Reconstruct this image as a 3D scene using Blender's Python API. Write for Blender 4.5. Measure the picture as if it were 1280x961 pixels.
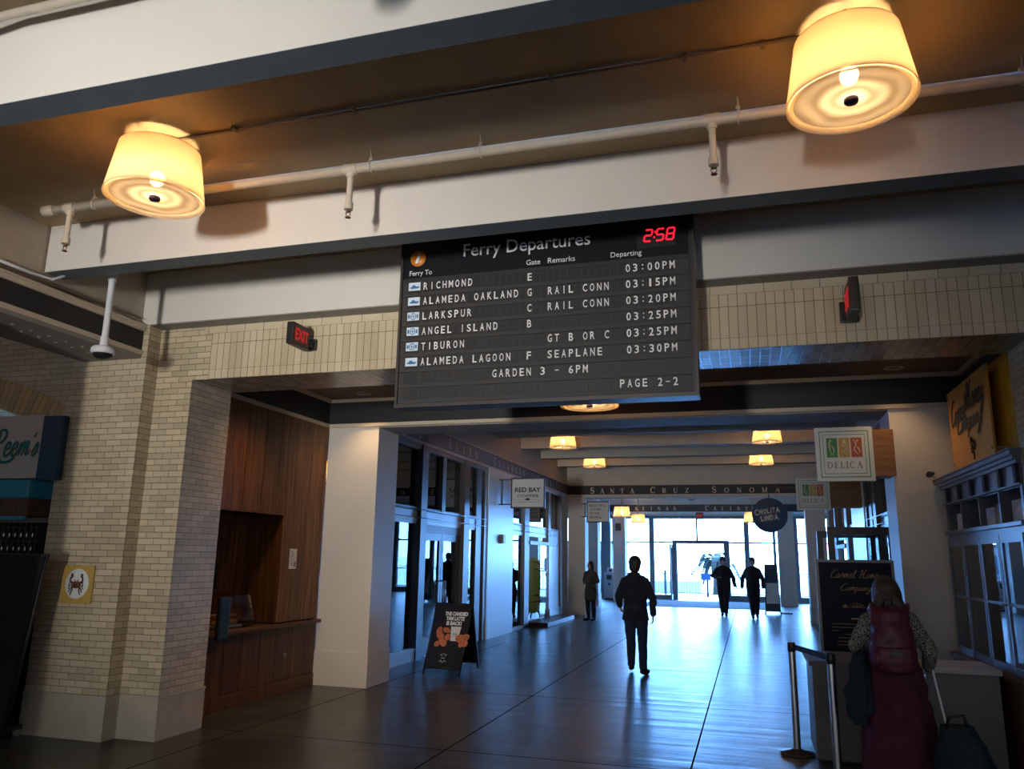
import bpy, bmesh, math, random
from mathutils import Vector, Matrix
random.seed(7)
SC = bpy.context.scene
for _o in list(bpy.data.objects):
    bpy.data.objects.remove(_o)
COL = SC.collection
PI = math.pi

# ------------------------------------------------------------------ camera
cam_data = bpy.data.cameras.new('camera')
cam = bpy.data.objects.new('camera', cam_data)
COL.objects.link(cam)
cam_data.sensor_fit = 'HORIZONTAL'
cam_data.sensor_width = 36.0
cam_data.lens = 978.66 / 1280 * 36.0
cam_data.clip_start = 0.05
cam_data.clip_end = 600
_yaw, _pit, _rol = [math.radians(a) for a in (16.70286, 12.42992, 0.92250)]
_f = Vector((-math.sin(_yaw) * math.cos(_pit), math.cos(_yaw) * math.cos(_pit), math.sin(_pit)))
_r = Vector((math.cos(_yaw), math.sin(_yaw), 0))
_u = _r.cross(_f)
_r2 = math.cos(_rol) * _r + math.sin(_rol) * _u
_u2 = -math.sin(_rol) * _r + math.cos(_rol) * _u
_m = Matrix((_r2, _u2, -_f)).transposed().to_4x4()
_m.translation = Vector((0, 0, 1.70))
cam.matrix_world = _m
SC.camera = cam

# ------------------------------------------------------------------ view, sky
SC.view_settings.view_transform = 'Standard'
SC.view_settings.look = 'None'
SC.view_settings.gamma = 1.0
SC.view_settings.use_curve_mapping = False
SC.view_settings.exposure = 0.0
SC.cycles.use_denoising = True
SC.cycles.max_bounces = 8
SC.cycles.diffuse_bounces = 4
SC.cycles.glossy_bounces = 4
SC.cycles.transmission_bounces = 6
SC.cycles.transparent_max_bounces = 12
SC.cycles.sample_clamp_indirect = 25.0
SC.cycles.caustics_reflective = True
SC.cycles.caustics_refractive = False

SKY_BAY = (0.17, 0.43, 1.0)
SKY_BAY_STRENGTH = 46.0
SKY_TOWN = (0.86, 0.93, 1.0)
SKY_TOWN_STRENGTH = 0.8
BULB_STRENGTH = 360.0
LAMP_COLOR = (1.0, 0.69, 0.39)
world = bpy.data.worlds.new('sky')
SC.world = world
world.use_nodes = True
_n = world.node_tree.nodes
_l = world.node_tree.links
_n.clear()
_out = _n.new('ShaderNodeOutputWorld')
_bg = _n.new('ShaderNodeBackground')
_tc = _n.new('ShaderNodeTexCoord')
_sx = _n.new('ShaderNodeSeparateXYZ')
_mr = _n.new('ShaderNodeMapRange')
_mr.inputs['From Min'].default_value = -0.2
_mr.inputs['From Max'].default_value = 0.25
_mx = _n.new('ShaderNodeMix')
_mx.data_type = 'RGBA'
_mx.inputs[6].default_value = tuple(c * SKY_TOWN_STRENGTH for c in SKY_TOWN) + (1,)
_mx.inputs[7].default_value = tuple(c * SKY_BAY_STRENGTH for c in SKY_BAY) + (1,)
_l.new(_tc.outputs['Generated'], _sx.inputs[0])
_l.new(_sx.outputs['Y'], _mr.inputs['Value'])
_l.new(_mr.outputs[0], _mx.inputs[0])
_l.new(_mx.outputs[2], _bg.inputs['Color'])
_l.new(_bg.outputs[0], _out.inputs[0])

def portal(name, loc, rot, sx, sy):
    d = bpy.data.lights.new(name, 'AREA')
    d.shape = 'RECTANGLE'
    d.size = sx
    d.size_y = sy
    o = bpy.data.objects.new(name, d)
    o.location = loc
    o.rotation_euler = rot
    COL.objects.link(o)
    d.cycles.is_portal = True
    return o
portal('daylight_portal', (-5.0, 35.9, 1.9), (-PI / 2, 0, 0), 23, 3.6)
portal('daylight_portal', (-2.0, -5.0, 2.4), (PI / 2, 0, 0), 24, 4.8)

# daylight from the street doors behind the camera, rising off the sunlit paving
def area(name, loc, aim, sx, sy, watts, col, spread):
    d = bpy.data.lights.new(name, 'AREA')
    d.shape = 'RECTANGLE'
    d.size, d.size_y = sx, sy
    d.energy = watts
    d.color = col
    d.spread = math.radians(spread)
    o = bpy.data.objects.new(name, d)
    o.location = loc
    o.rotation_euler = (Vector(aim) - Vector(loc)).to_track_quat('-Z', 'Y').to_euler()
    COL.objects.link(o)
area('street_door_daylight', (-1.9, -10.0, 0.95), (-3.4, 5.0, 3.95), 0.6, 1.5, 80, (1.0, 0.965, 0.90), 36)

# ------------------------------------------------------------------ materials
def nodes_of(name):
    m = bpy.data.materials.new(name)
    m.use_nodes = True
    nt = m.node_tree
    b = nt.nodes['Principled BSDF']
    return m, nt, b

def pos_node(nt):
    g = nt.nodes.new('ShaderNodeNewGeometry')
    return g.outputs['Position']

def mat(name, col, rough=0.6, metal=0.0, spec=0.5, var=0.0, vscale=6.0, bump=0.0, bscale=40.0, emit=None, estr=0.0, stretch=None):
    m, nt, b = nodes_of(name)
    b.inputs['Base Color'].default_value = (*col, 1)
    b.inputs['Roughness'].default_value = rough
    b.inputs['Metallic'].default_value = metal
    b.inputs['Specular IOR Level'].default_value = spec
    if emit:
        b.inputs['Emission Color'].default_value = (*emit, 1)
        b.inputs['Emission Strength'].default_value = estr
    if var or bump:
        tc = nt.nodes.new('ShaderNodeTexCoord')
        src = tc.outputs['Object']
        if stretch:
            mp = nt.nodes.new('ShaderNodeMapping')
            mp.inputs['Scale'].default_value = stretch
            nt.links.new(src, mp.inputs[0])
            src = mp.outputs[0]
    if var:
        t = nt.nodes.new('ShaderNodeTexNoise')
        t.inputs['Scale'].default_value = vscale
        t.inputs['Detail'].default_value = 5
        nt.links.new(src, t.inputs['Vector'])
        r = nt.nodes.new('ShaderNodeValToRGB')
        r.color_ramp.elements[0].position = 0.3
        r.color_ramp.elements[1].position = 0.7
        r.color_ramp.elements[0].color = (*[c * (1 - var) for c in col], 1)
        r.color_ramp.elements[1].color = (*[min(1, c * (1 + var)) for c in col], 1)
        nt.links.new(t.outputs['Fac'], r.inputs[0])
        nt.links.new(r.outputs[0], b.inputs['Base Color'])
    if bump:
        t2 = nt.nodes.new('ShaderNodeTexNoise')
        t2.inputs['Scale'].default_value = bscale
        nt.links.new(src, t2.inputs['Vector'])
        bp = nt.nodes.new('ShaderNodeBump')
        bp.inputs['Strength'].default_value = bump
        bp.inputs['Distance'].default_value = 0.01
        nt.links.new(t2.outputs['Fac'], bp.inputs['Height'])
        nt.links.new(bp.outputs[0], b.inputs['Normal'])
    return m

def brick_mat(name, axes, bw, rh, c1, c2, mortar, msize=0.003, off=0.5, rough=0.45, z0=0.0):
    """glazed brick laid out on world position; axes picks the wall's two directions"""
    m, nt, b = nodes_of(name)
    p = pos_node(nt)
    s = nt.nodes.new('ShaderNodeSeparateXYZ')
    nt.links.new(p, s.inputs[0])
    c = nt.nodes.new('ShaderNodeCombineXYZ')
    nt.links.new(s.outputs[axes[0]], c.inputs[0])
    ad = nt.nodes.new('ShaderNodeMath')
    ad.operation = 'SUBTRACT'
    ad.inputs[1].default_value = z0
    nt.links.new(s.outputs[axes[1]], ad.inputs[0])
    nt.links.new(ad.outputs[0], c.inputs[1])
    t = nt.nodes.new('ShaderNodeTexBrick')
    t.offset = off
    t.inputs['Scale'].default_value = 1.0
    t.inputs['Brick Width'].default_value = bw
    t.inputs['Row Height'].default_value = rh
    t.inputs['Mortar Size'].default_value = msize
    t.inputs['Mortar Smooth'].default_value = 0.2
    t.inputs['Color1'].default_value = (*c1, 1)
    t.inputs['Color2'].default_value = (*c2, 1)
    t.inputs['Mortar'].default_value = (*mortar, 1)
    nt.links.new(c.outputs[0], t.inputs['Vector'])
    n = nt.nodes.new('ShaderNodeTexNoise')
    n.inputs['Scale'].default_value = 2.2
    n.inputs['Detail'].default_value = 4
    nt.links.new(p, n.inputs['Vector'])
    mx = nt.nodes.new('ShaderNodeMix')
    mx.data_type = 'RGBA'
    mx.blend_type = 'MULTIPLY'
    mr = nt.nodes.new('ShaderNodeMapRange')
    mr.inputs['From Min'].default_value = 0.3
    mr.inputs['From Max'].default_value = 0.75
    mr.inputs['To Min'].default_value = 0.0
    mr.inputs['To Max'].default_value = 0.35
    nt.links.new(n.outputs['Fac'], mr.inputs['Value'])
    nt.links.new(mr.outputs[0], mx.inputs[0])
    nt.links.new(t.outputs['Color'], mx.inputs[6])
    mx.inputs[7].default_value = (0.62, 0.55, 0.42, 1)
    nt.links.new(mx.outputs[2], b.inputs['Base Color'])
    b.inputs['Roughness'].default_value = rough
    bp = nt.nodes.new('ShaderNodeBump')
    bp.inputs['Strength'].default_value = 0.6
    bp.inputs['Distance'].default_value = 0.004
    bp.invert = True
    nt.links.new(t.outputs['Fac'], bp.inputs['Height'])
    nt.links.new(bp.outputs[0], b.inputs['Normal'])
    return m

def wood_mat(name, dark, light, axis, rough=0.5, scale=1.0):
    m, nt, b = nodes_of(name)
    p = pos_node(nt)
    mp = nt.nodes.new('ShaderNodeMapping')
    sc = [14.0, 14.0, 14.0]
    sc['xyz'.index(axis)] = 0.9
    mp.inputs['Scale'].default_value = [v * scale for v in sc]
    nt.links.new(p, mp.inputs[0])
    t = nt.nodes.new('ShaderNodeTexNoise')
    t.inputs['Scale'].default_value = 1.6
    t.inputs['Detail'].default_value = 8
    t.inputs['Distortion'].default_value = 0.6
    nt.links.new(mp.outputs[0], t.inputs['Vector'])
    r = nt.nodes.new('ShaderNodeValToRGB')
    r.color_ramp.elements[0].position = 0.33
    r.color_ramp.elements[1].position = 0.72
    r.color_ramp.elements[0].color = (*dark, 1)
    r.color_ramp.elements[1].color = (*light, 1)
    nt.links.new(t.outputs['Fac'], r.inputs[0])
    oi = nt.nodes.new('ShaderNodeObjectInfo')
    mx = nt.nodes.new('ShaderNodeMix')
    mx.data_type = 'RGBA'
    mx.blend_type = 'MULTIPLY'
    mx.inputs[7].default_value = (0.66, 0.6, 0.55, 1)
    nt.links.new(oi.outputs['Random'], mx.inputs[0])
    nt.links.new(r.outputs[0], mx.inputs[6])
    nt.links.new(mx.outputs[2], b.inputs['Base Color'])
    b.inputs['Roughness'].default_value = rough
    return m

def glass_mat(name, tint=(1, 1, 1), rough=0.0, ior=1.5, boost=1.0):
    m = bpy.data.materials.new(name)
    m.use_nodes = True
    nt = m.node_tree
    nt.nodes.clear()
    o = nt.nodes.new('ShaderNodeOutputMaterial')
    tr = nt.nodes.new('ShaderNodeBsdfTransparent')
    tr.inputs[0].default_value = (*tint, 1)
    gl = nt.nodes.new('ShaderNodeBsdfGlossy')
    gl.inputs['Roughness'].default_value = rough
    fr = nt.nodes.new('ShaderNodeFresnel')
    fr.inputs[0].default_value = ior
    mu = nt.nodes.new('ShaderNodeMath')
    mu.operation = 'MULTIPLY'
    mu.use_clamp = True
    mu.inputs[1].default_value = boost
    mi = nt.nodes.new('ShaderNodeMixShader')
    nt.links.new(fr.outputs[0], mu.inputs[0])
    nt.links.new(mu.outputs[0], mi.inputs[0])
    nt.links.new(tr.outputs[0], mi.inputs[1])
    nt.links.new(gl.outputs[0], mi.inputs[2])
    nt.links.new(mi.outputs[0], o.inputs[0])
    return m

def shade_mat(name, col, trans=0.5, glow=0.25, clear=(1, 0.7, 0.36)):
    """thin frosted glass: scatters most light, lets some pass straight through with an amber tint"""
    m = bpy.data.materials.new(name)
    m.use_nodes = True
    nt = m.node_tree
    nt.nodes.clear()
    o = nt.nodes.new('ShaderNodeOutputMaterial')
    di = nt.nodes.new('ShaderNodeBsdfDiffuse')
    tl = nt.nodes.new('ShaderNodeBsdfTranslucent')
    rf = nt.nodes.new('ShaderNodeBsdfTransparent')
    for n in (di, tl):
        n.inputs[0].default_value = (*col, 1)
    rf.inputs[0].default_value = (*clear, 1)
    mi = nt.nodes.new('ShaderNodeMixShader')
    mi.inputs[0].default_value = trans
    nt.links.new(di.outputs[0], mi.inputs[1])
    nt.links.new(tl.outputs[0], mi.inputs[2])
    m2 = nt.nodes.new('ShaderNodeMixShader')
    m2.inputs[0].default_value = glow
    nt.links.new(mi.outputs[0], m2.inputs[1])
    nt.links.new(rf.outputs[0], m2.inputs[2])
    nt.links.new(m2.outputs[0], o.inputs[0])
    return m

def floor_mat():
    m, nt, b = nodes_of('polished_concrete')
    p = pos_node(nt)
    n1 = nt.nodes.new('ShaderNodeTexNoise')
    n1.inputs['Scale'].default_value = 1.3
    n1.inputs['Detail'].default_value = 8
    nt.links.new(p, n1.inputs['Vector'])
    r = nt.nodes.new('ShaderNodeValToRGB')
    r.color_ramp.elements[0].position = 0.3
    r.color_ramp.elements[1].position = 0.7
    r.color_ramp.elements[0].color = (0.026, 0.026, 0.026, 1)
    r.color_ramp.elements[1].color = (0.056, 0.056, 0.055, 1)
    nt.links.new(n1.outputs['Fac'], r.inputs[0])
    t = nt.nodes.new('ShaderNodeTexBrick')
    t.offset = 0.0
    t.inputs['Scale'].default_value = 1.0
    t.inputs['Brick Width'].default_value = 2.15
    t.inputs['Row Height'].default_value = 3.0
    t.inputs['Mortar Size'].default_value = 0.009
    t.inputs['Color1'].default_value = (1, 1, 1, 1)
    t.inputs['Color2'].default_value = (0.86, 0.86, 0.86, 1)
    t.inputs['Mortar'].default_value = (0.25, 0.25, 0.25, 1)
    mp = nt.nodes.new('ShaderNodeMapping')
    mp.inputs['Location'].default_value = (2.70, 1.9, 0)
    nt.links.new(p, mp.inputs[0])
    nt.links.new(mp.outputs[0], t.inputs['Vector'])
    mx = nt.nodes.new('ShaderNodeMix')
    mx.data_type = 'RGBA'
    mx.blend_type = 'MULTIPLY'
    mx.inputs[0].default_value = 1.0
    nt.links.new(r.outputs[0], mx.inputs[6])
    nt.links.new(t.outputs['Color'], mx.inputs[7])
    nt.links.new(mx.outputs[2], b.inputs['Base Color'])
    n2 = nt.nodes.new('ShaderNodeTexNoise')
    n2.inputs['Scale'].default_value = 3.0
    n2.inputs['Detail'].default_value = 6
    nt.links.new(p, n2.inputs['Vector'])
    mr = nt.nodes.new('ShaderNodeMapRange')
    mr.inputs['To Min'].default_value = 0.25
    mr.inputs['To Max'].default_value = 0.38
    nt.links.new(n2.outputs['Fac'], mr.inputs['Value'])
    nt.links.new(mr.outputs[0], b.inputs['Roughness'])
    sp = nt.nodes.new('ShaderNodeMapRange')              # open joints hold no polish
    sp.inputs['To Min'].default_value = 0.40
    sp.inputs['To Max'].default_value = 0.0
    nt.links.new(t.outputs['Fac'], sp.inputs['Value'])
    nt.links.new(sp.outputs[0], b.inputs['Specular IOR Level'])
    # gentle waviness across the slabs
    mp2 = nt.nodes.new('ShaderNodeMapping')
    mp2.inputs['Scale'].default_value = (0.22, 3.4, 1)
    nt.links.new(p, mp2.inputs[0])
    n3 = nt.nodes.new('ShaderNodeTexNoise')
    n3.inputs['Scale'].default_value = 1.4
    n3.inputs['Detail'].default_value = 3
    nt.links.new(mp2.outputs[0], n3.inputs['Vector'])
    bp = nt.nodes.new('ShaderNodeBump')
    bp.inputs['Strength'].default_value = 0.26
    bp.inputs['Distance'].default_value = 0.03
    nt.links.new(n3.outputs['Fac'], bp.inputs['Height'])
    nt.links.new(bp.outputs[0], b.inputs['Normal'])
    b.inputs['Specular IOR Level'].default_value = 0.22
    return m

M = {}
M['floor'] = floor_mat()
M['plaster'] = mat('cream_plaster', (0.56, 0.52, 0.45), 0.75, var=0.05, vscale=3, bump=0.08, bscale=60)
M['white_paint'] = mat('off_white_paint', (0.62, 0.585, 0.53), 0.55, var=0.03, vscale=2)
M['shop_white'] = mat('shopfront_white_paint', (0.78, 0.78, 0.77), 0.35, var=0.02, vscale=2)
M['ceiling'] = mat('tan_ceiling_paint', (0.37, 0.265, 0.14), 0.6, var=0.09, vscale=2.5, bump=0.2, bscale=14)
M['ceiling_brown'] = mat('brown_soffit_paint', (0.20, 0.15, 0.12), 0.7, var=0.05)
M['tan_wall'] = mat('tan_wall_paint', (0.42, 0.36, 0.28), 0.7, var=0.05)
M['grey_trim'] = mat('blue_grey_trim_paint', (0.12, 0.145, 0.17), 0.5, var=0.05, bump=0.1, bscale=30)
M['grey_soffit'] = mat('grey_soffit_paint', (0.24, 0.22, 0.20), 0.6, var=0.05)
M['cream_trim'] = mat('cream_trim_paint', (0.55, 0.47, 0.36), 0.5)
M['black_frieze'] = mat('black_frieze_paint', (0.012, 0.012, 0.015), 0.55)
M['dark_frieze'] = mat('dark_brown_frieze_paint', (0.035, 0.03, 0.032), 0.5)
_b1, _b2, _mo = (0.58, 0.49, 0.345), (0.43, 0.36, 0.245), (0.16, 0.12, 0.07)
M['brick_front'] = brick_mat('buff_brick_front', (0, 2), 0.185, 0.0597, _b1, _b2, _mo, z0=0.39)
M['brick_side'] = brick_mat('buff_brick_side', (1, 2), 0.185, 0.0597, _b1, _b2, _mo, z0=0.39)
M['brick_square'] = brick_mat('buff_brick_header', (0, 2), 0.074, 0.12, _b1, (0.5, 0.42, 0.29), _mo, off=0.0, z0=3.39 - 0.24)
M['brick_square2'] = brick_mat('buff_brick_header_upper', (0, 2), 0.074, 0.11, _b1, (0.5, 0.42, 0.29), _mo, off=0.0, z0=3.755 - 0.22)
M['brick_tall'] = brick_mat('buff_brick_soldier', (0, 2), 0.074, 0.27, _b1, (0.48, 0.40, 0.27), _mo, off=0.0, z0=3.485 - 0.54)
M['brick_flat'] = brick_mat('buff_brick_stretcher', (0, 2), 0.215, 0.08, _b1, (0.52, 0.44, 0.3), _mo, off=0.0, z0=3.862 - 0.16)
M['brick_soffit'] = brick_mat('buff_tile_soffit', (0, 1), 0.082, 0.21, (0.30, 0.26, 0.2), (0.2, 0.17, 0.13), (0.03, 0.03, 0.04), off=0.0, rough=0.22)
M['plinth'] = mat('limestone_plinth', (0.40, 0.355, 0.28), 0.7, var=0.08, vscale=4)
M['wood'] = wood_mat('stained_plank', (0.085, 0.030, 0.007), (0.30, 0.125, 0.030), 'z')
M['wood_low'] = wood_mat('dark_stained_plank', (0.06, 0.022, 0.009), (0.17, 0.070, 0.028), 'z')
M['wood_ledge'] = wood_mat('ledge_wood', (0.05, 0.018, 0.007), (0.16, 0.062, 0.022), 'y')
M['wood_box'] = wood_mat('honey_wood', (0.19, 0.08, 0.022), (0.34, 0.155, 0.045), 'x')
M['seam'] = mat('plank_seam', (0.012, 0.006, 0.003), 0.9)
M['lamp_shade'] = shade_mat('frosted_shade', (0.72, 0.70, 0.62), 0.5, 0.28, (0.9, 0.62, 0.32))
M['lamp_lens'] = shade_mat('prismatic_lens', (0.50, 0.45, 0.36), 0.16, 0.04)
def ring_pattern(m):
    nt = m.node_tree
    tc = nt.nodes.new('ShaderNodeTexCoord')
    w = nt.nodes.new('ShaderNodeTexWave')
    w.wave_type = 'RINGS'
    w.rings_direction = 'Z'
    w.inputs['Scale'].default_value = 3.2
    w.inputs['Distortion'].default_value = 3.5
    w.inputs['Detail'].default_value = 1.5
    w.inputs['Detail Scale'].default_value = 1.2
    r = nt.nodes.new('ShaderNodeValToRGB')
    r.color_ramp.elements[0].color = (0.26, 0.225, 0.165, 1)
    r.color_ramp.elements[1].color = (0.54, 0.49, 0.39, 1)
    nt.links.new(tc.outputs['Object'], w.inputs['Vector'])
    nt.links.new(w.outputs['Fac'], r.inputs[0])
    for n in nt.nodes:
        if n.type in ('BSDF_DIFFUSE', 'BSDF_TRANSLUCENT'):
            nt.links.new(r.outputs[0], n.inputs[0])
ring_pattern(M['lamp_lens'])
M['lamp_hub'] = mat('lens_hub', (0.06, 0.03, 0.06), 0.3, metal=0.6)
M['lamp_metal'] = mat('lamp_fitting', (0.3, 0.25, 0.18), 0.45, metal=0.7)
M['bulb'] = mat('bulb_glow', (1, 0.9, 0.7), 0.5, emit=LAMP_COLOR, estr=BULB_STRENGTH)
M['pipe_paint'] = mat('cream_pipe_paint', (0.56, 0.49, 0.385), 0.4, var=0.06, vscale=12)
M['conduit'] = mat('brown_conduit', (0.16, 0.11, 0.07), 0.5)
M['brass'] = mat('sprinkler_brass', (0.28, 0.2, 0.13), 0.35, metal=0.8)
M['board_body'] = mat('board_charcoal', (0.02, 0.019, 0.02), 0.45)
M['board_header'] = mat('board_black', (0.008, 0.008, 0.012), 0.3)
M['flap'] = mat('flap_black', (0.007, 0.007, 0.007), 0.5)
M['flap_row'] = mat('flap_row_charcoal', (0.026, 0.024, 0.0235), 0.6)
M['ink_white'] = mat('white_lettering', (0.80, 0.80, 0.80), 0.6, emit=(1, 1, 1), estr=0.0)
M['pict'] = mat('pale_blue_pictogram', (0.60, 0.70, 0.80), 0.6)
M['pict_blue'] = mat('blue_pictogram', (0.03, 0.14, 0.32), 0.6)
M['orange'] = mat('orange_badge', (0.62, 0.20, 0.015), 0.4)
M['led_red'] = mat('red_led', (0.4, 0.0, 0.0), 0.4, emit=(1.0, 0.012, 0.04), estr=1.5)
M['led_dim'] = mat('unlit_led', (0.06, 0.004, 0.008), 0.4)
M['exit_red'] = mat('exit_letters', (0.4, 0.01, 0.02), 0.4, emit=(1.0, 0.02, 0.03), estr=0.32)
M['exit_panel'] = mat('exit_panel', (0.12, 0.008, 0.012), 0.4)
M['black_plastic'] = mat('black_plastic', (0.012, 0.012, 0.013), 0.4)
M['white_plastic'] = mat('white_plastic', (0.62, 0.63, 0.66), 0.4)
M['steel'] = mat('brushed_steel', (0.5, 0.5, 0.52), 0.3, metal=1.0)
M['dark_steel'] = mat('dark_bronze_frame', (0.055, 0.047, 0.043), 0.4, metal=0.3)
M['mullion'] = mat('taupe_frame_paint', (0.22, 0.20, 0.185), 0.45)
M['glass'] = glass_mat('window_glass', (0.93, 0.97, 0.98))
M['glass_dark'] = glass_mat('clerestory_glass', (0.85, 0.85, 0.86), boost=1.3)
M['cab_glass'] = glass_mat('cabinet_glass', (0.75, 0.78, 0.8), boost=1.2)
M['acrylic'] = glass_mat('acrylic_cover', (0.9, 0.9, 0.88), rough=0.06, boost=2.2)
M['sign_white'] = mat('sign_face_white', (0.66, 0.68, 0.66), 0.5)
M['sign_black'] = mat('sign_ink_black', (0.010, 0.010, 0.012), 0.5)
M['sign_green'] = mat('sign_ink_green', (0.05, 0.22, 0.06), 0.5)
M['sign_red'] = mat('sign_ink_red', (0.42, 0.08, 0.03), 0.5)
M['sign_gold'] = mat('sign_ink_gold', (0.48, 0.30, 0.07), 0.5)
M['sign_tan'] = mat('sign_ink_taupe', (0.23, 0.16, 0.13), 0.5)
M['gold_ink'] = mat('gold_ink', (0.42, 0.25, 0.13), 0.5)
M['yellow_sign'] = mat('yellow_acrylic', (0.72, 0.36, 0.015), 0.3)
M['orange_sign'] = mat('amber_acrylic', (0.62, 0.27, 0.045), 0.35)
M['blue_disc'] = mat('slate_blue_disc', (0.045, 0.075, 0.15), 0.4)
M['cream_ink'] = mat('cream_ink', (0.68, 0.62, 0.50), 0.5)
M['reem_face'] = mat('reem_panel_grey', (0.44, 0.40, 0.36), 0.5)
M['navy_panel'] = mat('navy_panel', (0.004, 0.035, 0.075), 0.45)
M['teal'] = mat('teal_enamel', (0.02, 0.24, 0.34), 0.4)
M['teal_ink'] = mat('teal_ink', (0.004, 0.115, 0.105), 0.5)
M['coral_ink'] = mat('coral_ink', (0.52, 0.11, 0.03), 0.5)
M['black_cloth'] = mat('black_cloth', (0.006, 0.006, 0.007), 0.9)
M['paper'] = mat('paper_white', (0.68, 0.68, 0.70), 0.7)
M['counter_white'] = mat('counter_laminate', (0.50, 0.49, 0.48), 0.5)
M['counter_panel'] = mat('counter_panel_grey', (0.17, 0.18, 0.185), 0.6)
M['counter_dark'] = mat('counter_end_panel', (0.13, 0.11, 0.11), 0.6)
M['cab_paint'] = mat('slate_cabinet_paint', (0.13, 0.14, 0.165), 0.35, var=0.06)
M['cab_dark'] = mat('cabinet_interior', (0.02, 0.02, 0.025), 0.7)
M['honey'] = mat('honey', (0.5, 0.2, 0.02), 0.2)
M['green_box'] = mat('olive_box', (0.13, 0.15, 0.04), 0.6)
M['kraft'] = mat('kraft_box', (0.46, 0.40, 0.33), 0.7)
M['fairy'] = mat('warm_fairy_light', (1, 0.7, 0.3), 0.5, emit=(1.0, 0.52, 0.12), estr=3.0)
M['belt'] = mat('navy_belt', (0.012, 0.014, 0.025), 0.8)
M['asphalt'] = mat('quay_concrete', (0.5, 0.5, 0.5), 0.8, var=0.1)
M['water'] = mat('bay_water', (0.05, 0.12, 0.16), 0.15, bump=0.3, bscale=3)
M['hill'] = mat('hazy_hill', (0.62, 0.70, 0.76), 0.9, var=0.05, vscale=0.2)
M['rail'] = mat('iron_rail', (0.02, 0.025, 0.035), 0.5)
M['leaf'] = mat('dark_frond', (0.015, 0.03, 0.02), 0.7)
M['trunk'] = mat('palm_trunk', (0.06, 0.05, 0.04), 0.9)
M['bin_grey'] = mat('bin_enamel', (0.38, 0.39, 0.41), 0.5)
M['mat_grey'] = mat('entrance_mat', (0.035, 0.037, 0.045), 0.95, bump=0.3, bscale=200)
M['skin'] = mat('skin', (0.42, 0.25, 0.18), 0.55)
M['hair_dark'] = mat('dark_hair', (0.015, 0.010, 0.008), 0.55, bump=0.5, bscale=120)
M['hair_brown'] = mat('brown_hair', (0.06, 0.036, 0.026), 0.42, var=0.55, vscale=3.0, bump=0.6, bscale=4, stretch=(45, 45, 4))
M['navy_coat'] = mat('navy_coat_cloth', (0.010, 0.012, 0.022), 0.9, bump=0.2, bscale=80)
M['black_coat'] = mat('black_coat_cloth', (0.010, 0.011, 0.014), 0.9, bump=0.2, bscale=80)
M['denim'] = mat('dark_denim', (0.016, 0.022, 0.045), 0.9)
M['olive_coat'] = mat('olive_coat_cloth', (0.055, 0.048, 0.036), 0.9)
M['rust_knit'] = mat('rust_knit', (0.16, 0.06, 0.025), 0.9)
M['burgundy'] = mat('burgundy_cloth', (0.075, 0.010, 0.030), 0.85, bump=0.3, bscale=60)
M['burgundy_bag'] = mat('burgundy_nylon', (0.095, 0.014, 0.034), 0.5, bump=0.3, bscale=30)
M['teal_cloth'] = mat('dark_teal_cloth', (0.008, 0.022, 0.030), 0.85)
M['cane_white'] = mat('white_cane_paint', (0.75, 0.75, 0.75), 0.4)
M['yellow_pad'] = mat('yellow_vinyl', (0.80, 0.56, 0.09), 0.35)
M['orange_yam'] = mat('roasted_yam', (0.50, 0.13, 0.05), 0.6, var=0.35, vscale=25)
M['boat_white'] = mat('boat_white', (0.6, 0.65, 0.7), 0.4)
M['boat_blue'] = mat('boat_blue', (0.05, 0.18, 0.32), 0.4)
M['boat_yellow'] = mat('boat_yellow', (0.7, 0.45, 0.02), 0.4)
M['blue_sign'] = mat('blue_notice', (0.01, 0.05, 0.2), 0.5)
M['screen'] = mat('blue_screen', (0.03, 0.06, 0.08), 0.15)

def pattern_mat(name, c1, c2, scale):
    m, nt, b = nodes_of(name)
    tc = nt.nodes.new('ShaderNodeTexCoord')
    v = nt.nodes.new('ShaderNodeTexVoronoi')
    v.inputs['Scale'].default_value = scale
    v.feature = 'DISTANCE_TO_EDGE'
    nt.links.new(tc.outputs['Object'], v.inputs['Vector'])
    r = nt.nodes.new('ShaderNodeValToRGB')
    r.color_ramp.interpolation = 'CONSTANT'
    r.color_ramp.elements[0].color = (*c1, 1)
    r.color_ramp.elements[1].color = (*c2, 1)
    r.color_ramp.elements[1].position = 0.13
    nt.links.new(v.outputs['Distance'], r.inputs[0])
    nt.links.new(r.outputs[0], b.inputs['Base Color'])
    b.inputs['Roughness'].default_value = 0.85
    return m
M['print_top'] = pattern_mat('black_cream_print', (0.30, 0.28, 0.23), (0.012, 0.012, 0.016), 55)

def plaid_mat():
    m, nt, b = nodes_of('orange_plaid')
    tc = nt.nodes.new('ShaderNodeTexCoord')
    c = nt.nodes.new('ShaderNodeTexChecker')
    c.inputs['Scale'].default_value = 14
    c.inputs['Color1'].default_value = (0.42, 0.09, 0.03, 1)
    c.inputs['Color2'].default_value = (0.05, 0.02, 0.02, 1)
    nt.links.new(tc.outputs['Object'], c.inputs['Vector'])
    nt.links.new(c.outputs[0], b.inputs['Base Color'])
    return m
M['plaid'] = plaid_mat()
# ------------------------------------------------------------------ mesh helpers
BASE = {}

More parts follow.
